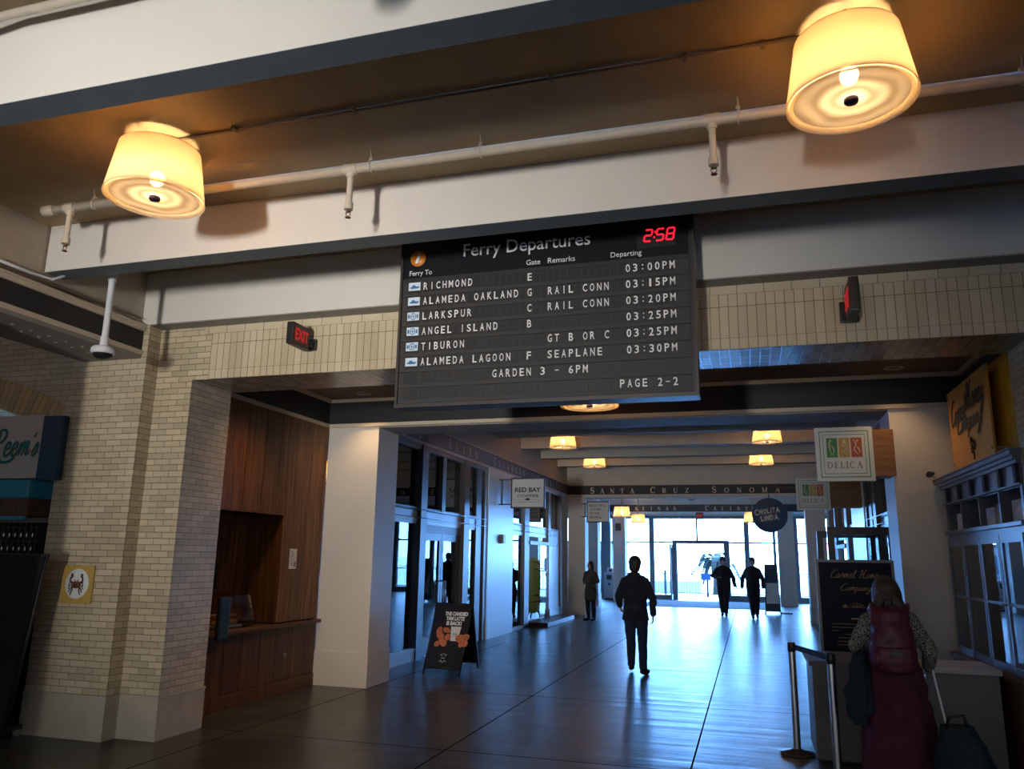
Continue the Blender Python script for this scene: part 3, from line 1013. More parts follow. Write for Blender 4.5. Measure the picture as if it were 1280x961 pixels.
# right pier, mirrored
m = MB()
m.i = 1; m.box(2.09, 3.4, BY - .012, 7.1, 0, .39)
m.i = 0
m.quad((2.10, BY, .39), (3.4, BY, .39), (3.4, BY, 3.94), (2.10, BY, 3.94))
m.i = 2
m.quad((2.10, BYB, .39), (2.10, BY, .39), (2.10, BY, 3.94), (2.10, BYB, 3.94))
m.i = 0
m.quad((3.4, BYB, .0), (2.10, BYB, .0), (2.10, BYB, 3.94), (3.4, BYB, 3.94))
struct('wall_right_pier', m, ['brick_front', 'plinth', 'brick_side'])
m = MB().box(3.3, 8, 6.45, 6.6, 0, 4.5)
struct('wall_right', m, 'plaster')
m = MB().box(7.9, 8.0, -4.5, 6.5, 0, 4.5)
struct('wall_right', m, 'plaster')
m = MB().box(-10.5, -10.4, -4.5, 12, 0, 4.5)
struct('wall_left', m, 'plaster')
m = MB().box(-10.5, -5.9, 10.1, 10.25, 0, 4.5)
struct('wall_left_back', m, 'plaster')

# ------------------------------------------------------------------ vestibule
VX = -5.66
m = MB().box(-6.2, 3.2, 7.09, 9.84, 3.86, 3.95)
struct('ceiling_vestibule', m, 'ceiling_brown')
m = MB()
m.box(-5.9, -5.665, 7.0, 9.84, 3.50, 3.86)
m.box(-5.9, 3.2, 9.832, 9.90, 3.50, 3.86)
m.box(2.415, 3.2, 7.09, 9.84, 3.44, 3.86)
struct('trim_5', m, 'black_frieze')
m = MB()
for (z0, z1, d) in ((3.465, 3.505, 0.02), (3.455, 3.467, 0.03), (3.81, 3.86, 0.045)):
    m.box(-5.9, -5.665 + d, 7.0, 9.84, z0, z1)
    m.box(-5.9, 2.415, 9.832 - d, 9.90, z0, z1)
    m.box(2.415 - d, 3.2, 7.09, 9.84, z0, z1)
struct('trim_6', m, 'cream_trim')
# white piers either side and the soffit between them
def white_pier(x0, x1, y0, y1, top, name):
    m = MB()
    m.box(x0, x1, y0, y1, 0, top)
    m.box(x0 - 0.014, x1 + 0.014, y0 - 0.014, y1 + 0.014, 0, 0.43)
    m.box(x0 - 0.008, x1 + 0.008, y0 - 0.008, y1 + 0.008, 0.43, 0.445)
    struct(name, m, 'white_paint')
white_pier(-5.655, -4.88, 9.84, 10.49, 3.455, 'pillar_white')
white_pier(1.625, 2.60, 9.84, 10.49, 3.455, 'pillar_white')
m = MB().box(-4.88, 1.625, 9.84, 10.49, 3.435, 3.50)
struct('trim_7', m, 'grey_soffit')
m = MB().box(-6.0, 3.0, 9.9, 10.49, 3.50, 4.9)
struct('wall_front_inner', m, 'plaster')
m = MB().box(2.42, 2.6, 7.09, 9.84, 0, 3.5)
struct('wall_right_vestibule', m, 'plaster')

# recessed downlights
for k, (x, y, lab) in enumerate(((-4.95, 9.45, 'small round downlight in the brown ceiling left of the departures board'), (1.66, 9.45, 'small round downlight in the brown ceiling above the right white pier'), (-4.9, 7.75, 'small round downlight in the brown ceiling close behind the brick lintel'), (-3.2, 8.3, 'unseen downlight added behind the departures board to light the kiosk opening'))):  # the last one is unseen, added to brighten the kiosk opening
    t = thing('ceiling_downlight', lab, 'downlight', (x, y, 3.86), 'recessed downlights')
    MB().lathe([(0.085, 0.0), (0.105, -0.004), (0.108, -0.012), (0.085, -0.012), (0.078, 0.0)], (x, y, 3.86), 24).build('trim_ring', 'white_plastic', t)
    MB().lathe([(0.0, -0.004), (0.08, -0.003)], (x, y, 3.86), 24).build('lens', 'lamp_lens', t)
    ld = bpy.data.lights.new('downlight_beam', 'SPOT')
    ld.energy = (45, 20, 70, 150)[k]
    ld.color = (1, 0.62, 0.30)
    ld.spot_size = 1.9
    ld.spot_blend = 0.8
    ld.shadow_soft_size = 0.06
    lo = bpy.data.objects.new('downlight_beam', ld)
    lo.location = (0, 0, -0.03)
    lo.parent = t
    COL.objects.link(lo)

# ------------------------------------------------------------------ wooden kiosk front in the vestibule
kio = sroot('wall_left_kiosk', (VX, 7.1, 0))
m = MB().box(-6.3, -5.70, 7.09, 9.84, 0, .84).box(-6.3, -6.22, 7.09, 9.84, .8, 3.5).box(-6.3, -5.7, 7.0, 9.84, 2.25, 3.5).box(-6.3, -5.70, 8.99, 9.84, .8, 3.5)
m.build('backing', 'seam', kio)
def planks(edges, z0, z1, x0, x1, mt, nm='plank_panel', gap=0.006):
    for a, b in zip(edges[:-1], edges[1:]):
        MB().bevbox(x0, x1, a + gap, b - gap, z0, z1, 0.004).build(nm, mt, kio)
planks([7.12, 7.55, 7.96, 8.33, 8.673, 8.86], 2.19, 3.46, -5.72, VX, 'wood')
planks([8.86, 9.042, 9.417, 9.776, 9.835], 0.86, 3.46, -5.72, VX, 'wood')
MB().box(-5.715, VX + .004, 7.12, 8.86, 2.172, 2.19).box(-6.2, VX + .002, 8.85, 8.866, .86, 2.19).build('opening_lining', 'wood', kio)
planks([7.12, 7.5, 7.9, 8.28, 8.6, 8.86], 0.86, 2.19, -6.22, -6.18, 'wood')
planks([7.12, 7.42, 7.86, 8.2, 8.55, 8.87, 9.25, 9.55, 9.835], 0.16, 0.80, -5.72, VX, 'wood_low')
MB().bevbox(-5.73, VX + .012, 7.12, 9.835, 0.0, 0.155, .006).build('skirting', 'wood_low', kio)
MB().bevbox(-6.2, -5.575, 7.10, 8.95, 0.80, 0.845, .012).bevbox(-5.75, -5.585, 8.9, 9.83, 0.80, 0.845, .012).build('counter_ledge', 'wood_ledge', kio)

# ------------------------------------------------------------------ passage beyond: ceiling, beams, friezes
m = MB().box(-5.6, 2.4, 10.4, 25.0, 4.85, 4.95)
struct('ceiling_passage', m, 'ceiling')
for y in (10.9, 12.95, 15.0, 17.03, 19.07, 21.12, 23.12):
    hall_beam(y, y + 0.22, XL - .1, XR + .1, 4.40, 4.86, 'grey_soffit', 'plaster')
m = MB().box(-5.7, XL - .02, 10.45, 24.6, 3.94, 4.9)
struct('wall_left_upper', m, 'tan_wall')
m = MB().box(XR + .02, 2.5, 10.45, 24.6, 3.94, 4.9)
struct('wall_right_upper', m, 'tan_wall')
def frieze(x, s, y0, y1):
    f = lambda d: x + s * d
    m = MB().box(f(-.2), f(0.02), y0, y1, 3.655, 3.935)
    o = struct('trim_8', m, 'dark_frieze')
    m = MB().box(f(-.2), f(.06), y0, y1, 3.935, 3.965).box(f(-.2), f(.045), y0, y1, 3.605, 3.657)
    struct('trim_9', m, 'cream_trim')
frieze(XL, 1, 10.49, 24.5)
frieze(XR, -1, 10.49, 24.5)
m = MB().box(-5.6, 2.4, 24.5, 24.95, 3.56, 4.9)
struct('wall_back_beam', m, 'plaster')
m = MB().box(-5.42, 2.15, 24.47, 24.51, 3.655, 3.935)
struct('trim_10', m, 'black_frieze')
m = MB().box(-5.42, 2.15, 24.43, 24.51, 3.935, 3.965).box(-5.42, 2.15, 24.45, 24.97, 3.56, 3.657)
struct('trim_11', m, 'plaster')
white_pier(-5.42, -4.88, 24.45, 24.97, 3.57, 'pillar_end')
white_pier(1.60, 2.14, 24.45, 24.97, 3.57, 'pillar_end')
# frieze lettering, one name to an object
def name_on(s, o, right, h, pitch, mt='cream_ink', lab=None):
    m = MB()
    serif_line(m, s, o, right, Z, h, pitch, 1.25, .008)
    ob = struct('trim_lettering', m, mt)
name_on('GLEN', (XL + .022, 11.55, 3.71), Y, .15, .39)
name_on('ELLEN', (XL + .022, 13.78, 3.71), Y, .15, .385)
name_on('CAZADERO', (XL + .022, 16.62, 3.71), Y, .15, .345)
name_on('SANTA', (XL + .022, 20.55, 3.71), Y, .15, .33)
name_on('ROSA', (XL + .022, 22.7, 3.71), Y, .15, .33)
name_on('SANTA', (-4.80, 24.468, 3.69), X, .15, .3125)
name_on('CRUZ', (-2.93, 24.468, 3.69), X, .15, .342)
name_on('SONOMA', (-1.11, 24.468, 3.69), X, .15, .362)
# hall at the end of the passage
m = MB().box(-17, 8, 24.9, 37, 4.6, 4.7)
struct('ceiling_end_hall', m, 'plaster')
m = MB().box(-17, 8, 33.3, 33.7, 3.60, 4.6)
struct('wall_back_beam', m, 'plaster')
m = MB().box(-17, 8, 33.27, 33.31, 3.64, 3.93)
struct('trim_12', m, 'dark_frieze')
m = MB().box(-17, 8, 33.25, 33.31, 3.93, 3.96).box(-17, 8, 33.25, 33.31, 3.6, 3.642)
struct('trim_13', m, 'plaster')
name_on('SALINAS', (-4.95, 33.268, 3.69), X, .15, .32)
name_on('CALISTOGA', (-1.73, 33.268, 3.69), X, .15, .31)
for x in (-5.46, 1.10):
    white_pier(x, x + 0.5 if x < 0 else x + .62, 33.3, 33.8, 3.6, 'pillar_hall')
for x, y, w in ((-6.05, 29.6, .62), (-12.0, 30.2, .6), (-9.2, 33.3, .5)):
    white_pier(x, x + w, y, y + .6, 4.6 if y < 33 else 3.6, 'pillar_hall')
# ------------------------------------------------------------------ shopfronts along the passage
def shopfront(x, s, left):
    f = lambda d: x + s * d
    wn = 1 if left else 3
    # pilaster between the two bays
    m = MB().box(f(-.4), f(.05), 16.34, 18.25, 0, 3.62).box(f(-.4), f(.065), 16.33, 18.26, 0, .40).box(f(-.4), f(.058), 16.335, 18.255, .40, .415)
    struct('pillar_shopfront', m, 'shop_white')
    m = MB().box(f(-.3), f(.0), 23.55, 24.5, 0, 3.62).box(f(-.3), f(.03), 23.5, 23.6, 0, 3.62)
    struct('pillar_shopfront', m, 'plaster')
    # first bay
    w = sroot('window_%d' % wn, (x, 13.4, 0))
    m = MB()
    for a, b, z0, d in ((12.62, 12.88, 0, .06), (14.80, 15.09, 0, .06), (15.69, 16.02, 0, .0), (16.14, 16.34, 0, .03), (10.49, 10.56, 0, .0)):
        m.box(f(-.16), f(d), a, b, z0, 3.6)
    m.box(f(-.1), f(.02), 13.68, 13.86, 2.49, 3.55)
    m.box(f(-.16), f(.03), 10.49, 16.34, 3.52, 3.62)
    for a, b in ((10.56, 12.62), (12.88, 14.80), (15.09, 15.69)):
        m.box(f(-.08), f(.005), a, b, 2.46, 2.52)
    m.build('frame', 'dark_steel', w)
    m = MB()
    for a, b in ((10.56, 12.62), (12.88, 14.80), (15.09, 15.69)):
        m.box(f(-.12), f(-.02), a, b, 2.24, 2.47)
        m.box(f(-.10), f(.0), a, b, 2.30, 2.32)
    m.build('transom_panel', 'shop_white', w)
    m = MB()
    for z in (2.335, 2.475):
        m.tube([(f(.075), 10.52, z), (f(.075), 16.2, z)], .006, 8)
    m.build('tie_rod', 'steel', w)
    m = MB().box(f(-.16), f(.04), 10.49, 12.62, 0, .17).box(f(-.16), f(.055), 10.49, 12.62, .17, .19).box(f(-.16), f(.04), 15.09, 15.69, 0, .17)
    m.build('kick_panel', 'shop_white', w)
    m = MB()
    for a, b in ((10.56, 12.62), (12.88, 13.68), (13.86, 14.80), (15.09, 15.69)):
        m.box(f(-.065), f(-.055), a, b, 2.52, 3.52)
    m.build('clerestory_pane', 'glass_dark', w)
    m = MB()
    for a, b in ((10.56, 12.62), (15.09, 15.69)):
        m.box(f(-.065), f(-.055), a, b, .19, 2.24)
    m.build('lower_pane', 'glass', w)
    d = sroot('door_%d' % (1 if left else 2), (x, 13.84, 0))
    for a, b, hs in ((12.89, 13.84, 1), (13.85, 14.79, -1)):
        m = MB()
        st = .10
        m.box(f(-.09), f(-.03), a, a + st, .02, 2.10).box(f(-.09), f(-.03), b - st, b, .02, 2.10)
        m.box(f(-.09), f(-.03), a, b, 1.97, 2.10).box(f(-.09), f(-.03), a, b, .02, .32)
        lf = m.build('door_leaf', 'dark_steel', d)
        MB().box(f(-.065), f(-.055), a + st, b - st, .32, 1.97).build('door_pane', 'glass', lf)
        yy = b - .05 if hs > 0 else a + .05
        m = MB().tube([(f(-.03), yy, .78), (f(.05), yy, .78), (f(.05), yy, 1.25), (f(-.03), yy, 1.25)], .014, 10)
        m.build('door_handle', 'steel', lf)
    MB().box(f(-.12), f(-.02), 12.88, 14.80, 2.10, 2.24).build('door_head', 'mullion', d)
    # second bay
    w = sroot('window_%d' % (wn + 1), (x, 20.9, 0))
    m = MB()
    for a, b in ((19.37, 19.80), (21.85, 22.12), (23.36, 23.55), (18.25, 18.32)):
        m.box(f(-.16), f(.03), a, b, 0 if a < 21.5 or a > 23 else 2.1, 3.6)
    m.box(f(-.16), f(.03), 18.25, 23.55, 3.52, 3.62).box(f(-.14), f(.06), 19.8, 22.9, 2.03, 2.12)
    m.build('frame', 'mullion', w)
    m = MB()
    for a, b in ((18.32, 19.37), (19.80, 21.85), (22.12, 23.36)):
        m.box(f(-.12), f(-.02), a, b, 2.24, 2.52)
    m.box(f(-.10), f(-.02), 22.12, 23.36, 0, 2.24).box(f(-.12), f(.01), 22.12, 23.36, 0, .3)
    m.build('transom_panel', 'shop_white', w)
    m = MB()
    for z in (2.335, 2.475):
        m.tube([(f(.045), 18.3, z), (f(.045), 23.5, z)], .006, 8)
    m.build('tie_rod', 'steel', w)
    m = MB()
    for a, b in ((18.32, 19.37), (19.80, 21.85), (22.12, 23.36)):
        m.box(f(-.065), f(-.055), a, b, 2.52, 3.52)
    m.build('clerestory_pane', 'glass_dark', w)
    m = MB().box(f(-.065), f(-.055), 18.32, 19.37, .06, 2.24)
    m.build('lower_pane', 'glass', w)
    MB().box(f(-.12), f(.02), 18.3, 19.4, 0, .06).build('sill', 'white_paint', w)
shopfront(XL, 1, True)
shopfront(XR, -1, False)
# shop interiors
m = MB().box(-17, -5.7, 10.25, 33.3, 4.5, 4.6)
struct('ceiling_cafe', m, 'ceiling_brown')
m = MB().box(-17.15, -17, 10.1, 37, 0, .85).box(-17.15, -17, 10.1, 37, 3.2, 4.7)
struct('wall_left_cafe', m, 'plaster')
wl = sroot('window_6', (-17.05, 20, 0))
m = MB()
for k in range(14):
    m.box(-17.12, -17.0, 10.1 + 1.95 * k, 10.25 + 1.95 * k, .85, 3.2)
m.box(-17.1, -17.02, 10.1, 36, 2.4, 2.46)
m.build('frame', 'grey_trim', wl)
MB().box(-17.08, -17.07, 10.2, 36, .85, 3.2).build('pane', 'glass', wl)
m = MB().box(6.0, 6.1, 6.5, 37, 0, 4.7).box(2.6, 6.0, 10.3, 10.4, 0, 3.6)
struct('wall_right_shop', m, 'plaster')
m = MB().box(2.4, 6.0, 10.4, 33.3, 3.62, 3.72)
struct('ceiling_shop', m, 'plaster')

# ------------------------------------------------------------------ bay-side window wall
WY = 36.0
wb = sroot('window_5', (-2, WY, 0))
m = MB()
thick = [(-6.43, -6.0), (-5.41, -5.27), (-4.27, -4.05), (-.20, .02), (1.0, 1.10), (1.85, 2.0), (3.6, 3.8), (5.5, 5.7), (-7.9, -7.7), (-9.6, -9.4), (-11.4, -11.1), (-13.3, -13.0), (-14.95, -14.7), (-16.8, -16.6)]
for a, b in thick:
    m.box(a, b, WY - .12, WY + .06, 0, 3.55)
m.box(-2.22, -2.14, WY - .06, WY + .02, 2.45, 3.55).box(.98, 1.06, WY - .06, WY, 0, 3.55)
m.box(-17, 6, WY - .12, WY + .06, 3.48, 3.62)
for a, b in ((-17, -3.25), (-.82, 6)):
    m.box(a, b, WY - .05, WY + .03, 2.42, 2.49)
m.box(-3.25, -.82, WY - .08, WY + .05, 2.40, 2.55)
m.build('frame', 'grey_trim', wb)
m = MB().box(-6.0, -3.25, WY - .14, WY + .08, 0, .2).box(-.82, 6, WY - .14, WY + .08, 0, .24)
m.box(-17, -6.4, WY - .14, WY + .08, 0, .82)
m.build('kick_panel', 'grey_trim', wb)
m = MB().box(-17, -3.25, WY - .012, WY - .004, .2, 3.48).box(-.82, 6, WY - .012, WY - .004, .2, 3.48).box(-3.25, -.82, WY - .012, WY - .004, 2.5, 3.48)
m.build('pane', 'glass', wb)
d = sroot('door_3', (-2, WY, 0))
m = MB().box(-3.25, -3.06, WY - .16, WY + .08, 0, 2.45).box(-1.06, -.82, WY - .16, WY + .08, 0, 2.45)
m.build('door_frame', 'grey_trim', d)
# door leaf folded open against the left jamb
m = MB().box(-3.30, -3.24, WY - 1.0, WY - .1, .02, .25).box(-3.30, -3.24, WY - 1.0, WY - .1, 2.2, 2.35).box(-3.3, -3.24, WY - 1.0, WY - .9, .02, 2.35).box(-3.3, -3.24, WY - .2, WY - .1, .02, 2.35)
lf = m.build('door_leaf', 'grey_trim', d)
MB().box(-3.275, -3.265, WY - .9, WY - .2, .25, 2.2).build('door_pane', 'glass', lf)
m = MB().box(-17, 8, WY, WY + .3, 3.62, 4.7)
struct('wall_back', m, 'plaster')

# ------------------------------------------------------------------ quay outside
m = MB().box(-60, 60, 37.0, 44, -.2, -.03)
m.box(-60, -17.2, -14, 37.0, -.2, -.03)
struct('ground_quay', m, 'asphalt')
m = MB().box(-600, 600, 44, 1500, -1.6, -1.5)
struct('water_bay', m, 'water')
rl = thing('quay_railing', 'black iron railing along the quay edge outside the bay windows', 'railing', (-2, 40, -.03))
m = MB()
for z in (1.12, 1.02, .12):
    m.box(-20, 8, 39.97, 40.02, z, z + .04)
m.build('rail', 'rail', rl)
m = MB()
x = -20
while x < 8:
    m.box(x, x + .022, 39.985, 40.007, .1, 1.05)
    x += .135
m.build('baluster', 'rail', rl)
m = MB()
for k in range(15):
    m.box(-20 + 2 * k - .05, -20 + 2 * k + .05, 39.93, 40.05, -.03, 1.2)
m.build('post', 'rail', rl)
t = thing('notice_board', 'small dark blue notice fixed to the quay railing', 'notice', (-2.05, 39.9, .75))
MB().box(-2.30, -1.84, 39.9, 39.93, .76, 1.08).build('panel', 'blue_sign', t)
MB().box(-2.25, -1.85, 39.93, 39.97, .85, .95).build('clip', 'rail', t)

# palm beyond the railing
t = thing('palm_tree', 'dark drooping palm seen through the open doorway beyond the railing', 'tree', (-1.75, 43.2, -.03))
MB().tube([(-1.75, 43.2, -.03), (-1.72, 43.2, 1.0), (-1.7, 43.2, 1.75)], [.16, .13, .11], 12).build('trunk', 'trunk', t)
m = MB()
for k in range(26):
    a = 2 * PI * k / 26 + random.uniform(-.2, .2)
    L = random.uniform(.9, 1.9)
    up = random.uniform(.15, 1.1)
    p0 = Vector((-1.7, 43.2, 1.75))
    prev = None
    for j in range(7):
        q = j / 6
        p = p0 + Vector((math.cos(a) * L * q, math.sin(a) * L * q * .6, up * L * q - 1.15 * L * q * q))
        if prev is not None:
            sd = (p - prev).normalized().cross(Z).normalized()
            w0 = .16 * math.sin(PI * max(.08, (j - 1) / 6)) + .02
            w1 = .16 * math.sin(PI * min(.95, q)) + .01
            m.prism([prev - sd * w0, prev + sd * w0, p + sd * w1, p - sd * w1], (0, 0, -.02))
        prev = p
m.build('fronds', 'leaf', t)

# bicycle
t = thing('bicycle', 'dark bicycle leaning on the quay railing seen through the right window', 'bicycle', (.75, 38.9, -.03))
for cx in (.35, 1.42):
    m = MB()
    c = Vector((cx, 38.9, .31))
    m.tube([c + Vector((.32 * math.cos(a), 0, .32 * math.sin(a))) for a in [2 * PI * k / 28 for k in range(29)]], .022, 8, cap=False)
    for k in range(12):
        a = PI * k / 6
        m.cyl(c, c + Vector((.31 * math.cos(a), 0, .31 * math.sin(a))), .004, n=5)
    m.cyl(c - Vector((0, .05, 0)), c + Vector((0, .05, 0)), .03)
    m.build('wheel', 'rail', t)
m = MB()
bb, st, hd, rw, fw = Vector((.83, 38.9, .3)), Vector((.7, 38.9, .85)), Vector((1.22, 38.9, .82)), Vector((.35, 38.9, .31)), Vector((1.42, 38.9, .31))
for a, b in ((bb, st), (bb, hd), (st, hd), (rw, bb), (rw, st), (hd, fw)):
    m.cyl(a, b, .018)
m.build('frame', 'blue_sign', t)
MB().bevbox(.56, .82, 38.83, 38.97, .86, .91, .015).build('saddle', 'black_plastic', t)
MB().tube([(1.15, 38.62, 1.0), (1.2, 38.75, 1.0), (1.2, 38.9, .95), (1.2, 39.05, 1.0), (1.15, 39.18, 1.0)], .014).cyl(hd, (1.2, 38.9, .95), .016).build('handlebar', 'rail', t)

# ferry moored off the quay, seen through the cafe
t = thing('ferry_boat', 'white ferry with blue stripes moored beyond the cafe windows', 'boat', (-16, 52, -1.5))
m = MB().prism([(-30, 49, -1.5), (-6, 49, -1.5), (-3, 52, -1.5), (-6, 55, -1.5), (-30, 55, -1.5)], (0, 0, 1.9))
m.build('hull', 'boat_white', t)
m = MB()
for z in (-.9, -.35, .1):
    m.box(-30, -6, 48.95, 49.0, z, z + .18)
m.build('stripe', 'boat_blue', t)
m = MB().box(-28, -8, 49.8, 54.2, .4, 2.6)
m.build('cabin', 'boat_white', t)
m = MB()
for k in range(9):
    m.box(-27.4 + 2.2 * k, -25.9 + 2.2 * k, 49.76, 49.82, 1.2, 2.2)
m.build('window', 'boat_blue', t)
m = MB().box(-28.5, -7.5, 49.5, 54.5, 2.6, 2.75)
for k in range(10):
    m.box(-28 + 2.2 * k, -27.8 + 2.2 * k, 49.6, 49.8, 2.75, 4.4)
m.box(-28.5, -7.5, 49.4, 54.5, 4.4, 4.6)
m.build('upper_deck', 'boat_blue', t)
tag(MB().ell((-17.1, 47.6, 1.1), 1.0, .5, .62).bevbox(-17.9, -16.3, 47.3, 47.9, .2, .6, .05).box(-17.8, -17.7, 47.5, 47.7, -1.5, .3).box(-16.5, -16.4, 47.5, 47.7, -1.5, .3).build('buoy_float', 'boat_yellow'), 'yellow rounded float outside the cafe windows in front of the ferry', 'float')
# ------------------------------------------------------------------ lamps
def lamp(x, y, zb, zc, label, grp='frosted drum ceiling lamps'):
    t = thing('ceiling_lamp', label, 'lamp', (x, y, zc), grp)
    rb, rt, h = .325, .265, .36
    m = MB()
    m.lathe([(rb, zb), (rb * .99, zb + .012), (rt, zb + h), (rt - .008, zb + h), (rb - .012, zb + .012), (rb, zb)], (x, y, 0), 48)
    m.build('lamp_shade', 'lamp_shade', t)
    m = MB()
    prof = []
    for k in range(13):
        r = .285 * k / 12
        prof.append((max(r, .0005), zb + .02 - (.006 if k % 2 else 0)))
    m.lathe(prof, (x, y, 0), 48)
    o = m.build('diffuser_lens', 'lamp_lens', t)
    m = MB().lathe([(.0, zb - .012), (.028, zb - .010), (.038, zb + .0), (.036, zb + .022), (.0, zb + .022)], (x, y, 0), 20)
    m.build('hub', 'lamp_hub', o)
    m = MB().lathe([(.31, zb + .004), (.285, zb + .006), (.285, zb + .024), (.312, zb + .022)], (x, y, 0), 48)
    m.build('lens_ring', 'lamp_shade', o)
    m = MB().lathe([(.262, zb + h - .005), (.262, zb + h + .004), (.165, zb + h + .004), (.165, zb + h - .005), (.262, zb + h - .005)], (x, y, 0), 40)
    for k in range(3):
        a = 2 * PI * k / 3 + .4
        m.cyl((x + .17 * math.cos(a), y + .17 * math.sin(a), zb + h), (x + .02 * math.cos(a), y + .02 * math.sin(a), zb + h), .007, n=8)
        m.cyl((x + .235 * math.cos(a), y + .235 * math.sin(a), zb + h), (x + rt * math.cos(a), y + rt * math.sin(a), zb + h), .007, n=8)
    m.build('spider_ring', 'lamp_metal', t)
    m = MB().lathe([(.0, zc), (.075, zc), (.075, zc - .03), (.05, zc - .05), (.018, zc - .055), (.018, zb + .26), (.03, zb + .25), (.03, zb + .19), (.0, zb + .19)], (x, y, 0), 20)
    m.build('ceiling_mount', 'lamp_metal', t)
    MB().ell((x, y, zb + .155), .047, .047, .055, 18, 12).build('bulb', 'bulb', t)
    return t
for (x, y, zb, zc, lab) in (
    (-3.79, 4.05, 4.05, 4.5, 'frosted drum ceiling lamp above the sprinkler pipe, left of the two hanging in front'),
    (.62, 4.02, 4.05, 4.5, 'frosted drum ceiling lamp at the upper right, the largest in view'),
    (-3.79, -.02, 4.05, 4.66, 'frosted drum ceiling lamp behind the nearest beam on the left'),
    (.62, -.02, 4.05, 4.66, 'frosted drum ceiling lamp behind the nearest beam on the right'),
    (-8.2, 4.05, 4.05, 4.5, 'frosted drum ceiling lamp in the left side bay before the brick arch'),
    (5.02, 4.02, 4.05, 4.5, 'frosted drum ceiling lamp in the right side bay'),
    (-1.63, 8.45, 3.35, 3.86, 'frosted drum ceiling lamp half hidden under the departures board'),
    (-4.13, 18.05, 4.25, 4.85, 'frosted drum ceiling lamp over the passage above the white coffee sign'),
    (.49, 18.05, 4.26, 4.85, 'frosted drum ceiling lamp over the passage, above and left of the larger square sign'),
    (-4.13, 22.1, 4.25, 4.85, 'smaller looking frosted drum lamp over the passage, left one before the lettered frieze'),
    (.42, 22.1, 4.24, 4.85, 'smaller looking frosted drum lamp over the passage, right one before the lettered frieze'),
    (-1.83, 14.0, 4.25, 4.85, 'frosted drum ceiling lamp over the passage hidden above the white soffit'),
    (-4.45, 29.2, 3.22, 4.6, 'frosted drum pendant in the end hall beside the small framed coffee sign'),
    (-4.35, 33.0, 3.16, 4.6, 'frosted drum pendant in the end hall, lowest and farthest on the left'),
    (.17, 30.0, 3.06, 4.6, 'frosted drum pendant in the end hall behind the round blue sign'),
    (-7.9, 13.6, 3.1, 4.5, 'frosted drum pendant inside the coffee shop just behind the first window'),
    (-7.6, 22.2, 3.1, 4.5, 'frosted drum pendant inside the coffee shop above the yellow display'),
    (-8.0, 19.6, 3.1, 4.5, 'frosted drum pendant inside the coffee shop behind the clerestory glass'),
):
    lamp(x, y, zb, zc, lab)

# ------------------------------------------------------------------ sprinkler pipe and conduit
t = thing('sprinkler_pipe', 'cream sprinkler pipe running across under the tan ceiling in front of the second beam', 'pipe', (-1.2, 4.58, 4.385))
MB().tube([(-5.32, 4.58, 4.385), (6.5, 4.58, 4.385)], .035, 16).build('pipe_run', 'pipe_paint', t)
m = MB().lathe([(.0, -.07), (.044, -.07), (.046, -.02), (.044, .03), (.036, .035)], (-5.30, 4.58, 4.385), 16, axis='x')
m.build('end_cap', 'pipe_paint', t)
for x in (-5.10, -2.60, -.10, 2.4, 4.9):
    m = MB().cyl((x, 4.58, 4.385), (x, 4.58, 4.09), .022, n=14).cyl((x, 4.58, 4.35), (x, 4.58, 4.32), .031, n=14).cyl((x, 4.58, 4.125), (x, 4.58, 4.075), .032, n=12).cyl((x - .05, 4.58, 4.385), (x + .05, 4.58, 4.385), .041, n=14)
    o = m.build('drop', 'pipe_paint', t)
    m = MB().cyl((x, 4.58, 4.08), (x, 4.58, 4.055), .014, n=10)
    m.tube([(x - .014, 4.58, 4.06), (x - .018, 4.58, 4.04), (x, 4.58, 4.018)], .004, 6).tube([(x + .014, 4.58, 4.06), (x + .018, 4.58, 4.04), (x, 4.58, 4.018)], .004, 6).cyl((x, 4.58, 4.02), (x, 4.58, 4.014), .02, n=12)
    m.build('sprinkler_head', 'brass', o)
for x in (-4.86, -2.44, -1.62, .06, 1.6, 3.2):
    m = MB().cyl((x, 4.55, 4.5), (x, 4.575, 4.41), .006, n=8)
    m.tube([(x, 4.58 + .041 * math.cos(a), 4.385 + .041 * math.sin(a)) for a in [2 * PI * k / 16 for k in range(17)]], .006, 6, cap=False)
    m.bevbox(x - .014, x + .014, 4.56, 4.60, 4.425, 4.445, .003)
    m.build('hanger', 'pipe_paint', t)
t = thing('ceiling_conduit', 'thin brown conduit clipped along the tan ceiling between the two front lamps', 'conduit', (-1.6, 4.04, 4.49))
MB().tube([(-3.74, 4.06, 4.487), (.58, 4.03, 4.487)], .011, 8).build('tube', 'conduit', t)
for x in (-3.19, -2.3, -1.0, -.22, .2):
    MB().bevbox(x - .012, x + .012, 4.015, 4.07, 4.474, 4.5, .003).build('clip', 'conduit', t)
t = thing('ceiling_conduit', 'cream pipe along the ceiling edge at the top left corner behind the nearest beam', 'conduit', (-4.2, 2.8, 4.45))
MB().tube([(-5.78, 2.76, 4.50), (-3.95, 2.76, 4.50), (-3.72, 2.78, 4.535), (5.5, 2.78, 4.535)], .024, 12).build('tube', 'pipe_paint', t)
MB().box(-2.4, -2.36, 2.74, 2.82, 4.5, 4.66).build('clip', 'pipe_paint', t)
t = thing('wall_cable', 'thin cables and a hooked white conduit along the left wall above the black band', 'cable', (-5.79, 5.0, 4.0))
m = MB()
for k, z in enumerate((3.965, 3.99)):
    m.tube([(-5.79, -3, z), (-5.79, 2, z + .006), (-5.79, 4.9 + .9 * k, z), (-5.79, 5.6 + .6 * k, z + .01)], .008, 6)
m.build('cable', 'conduit', t)
MB().tube([(-5.785, 4.5, 4.01), (-5.785, 4.9, 4.01), (-5.77, 5.1, 4.02), (-5.70, 5.16, 4.07)], .013, 8).build('hooked_end', 'white_plastic', t)

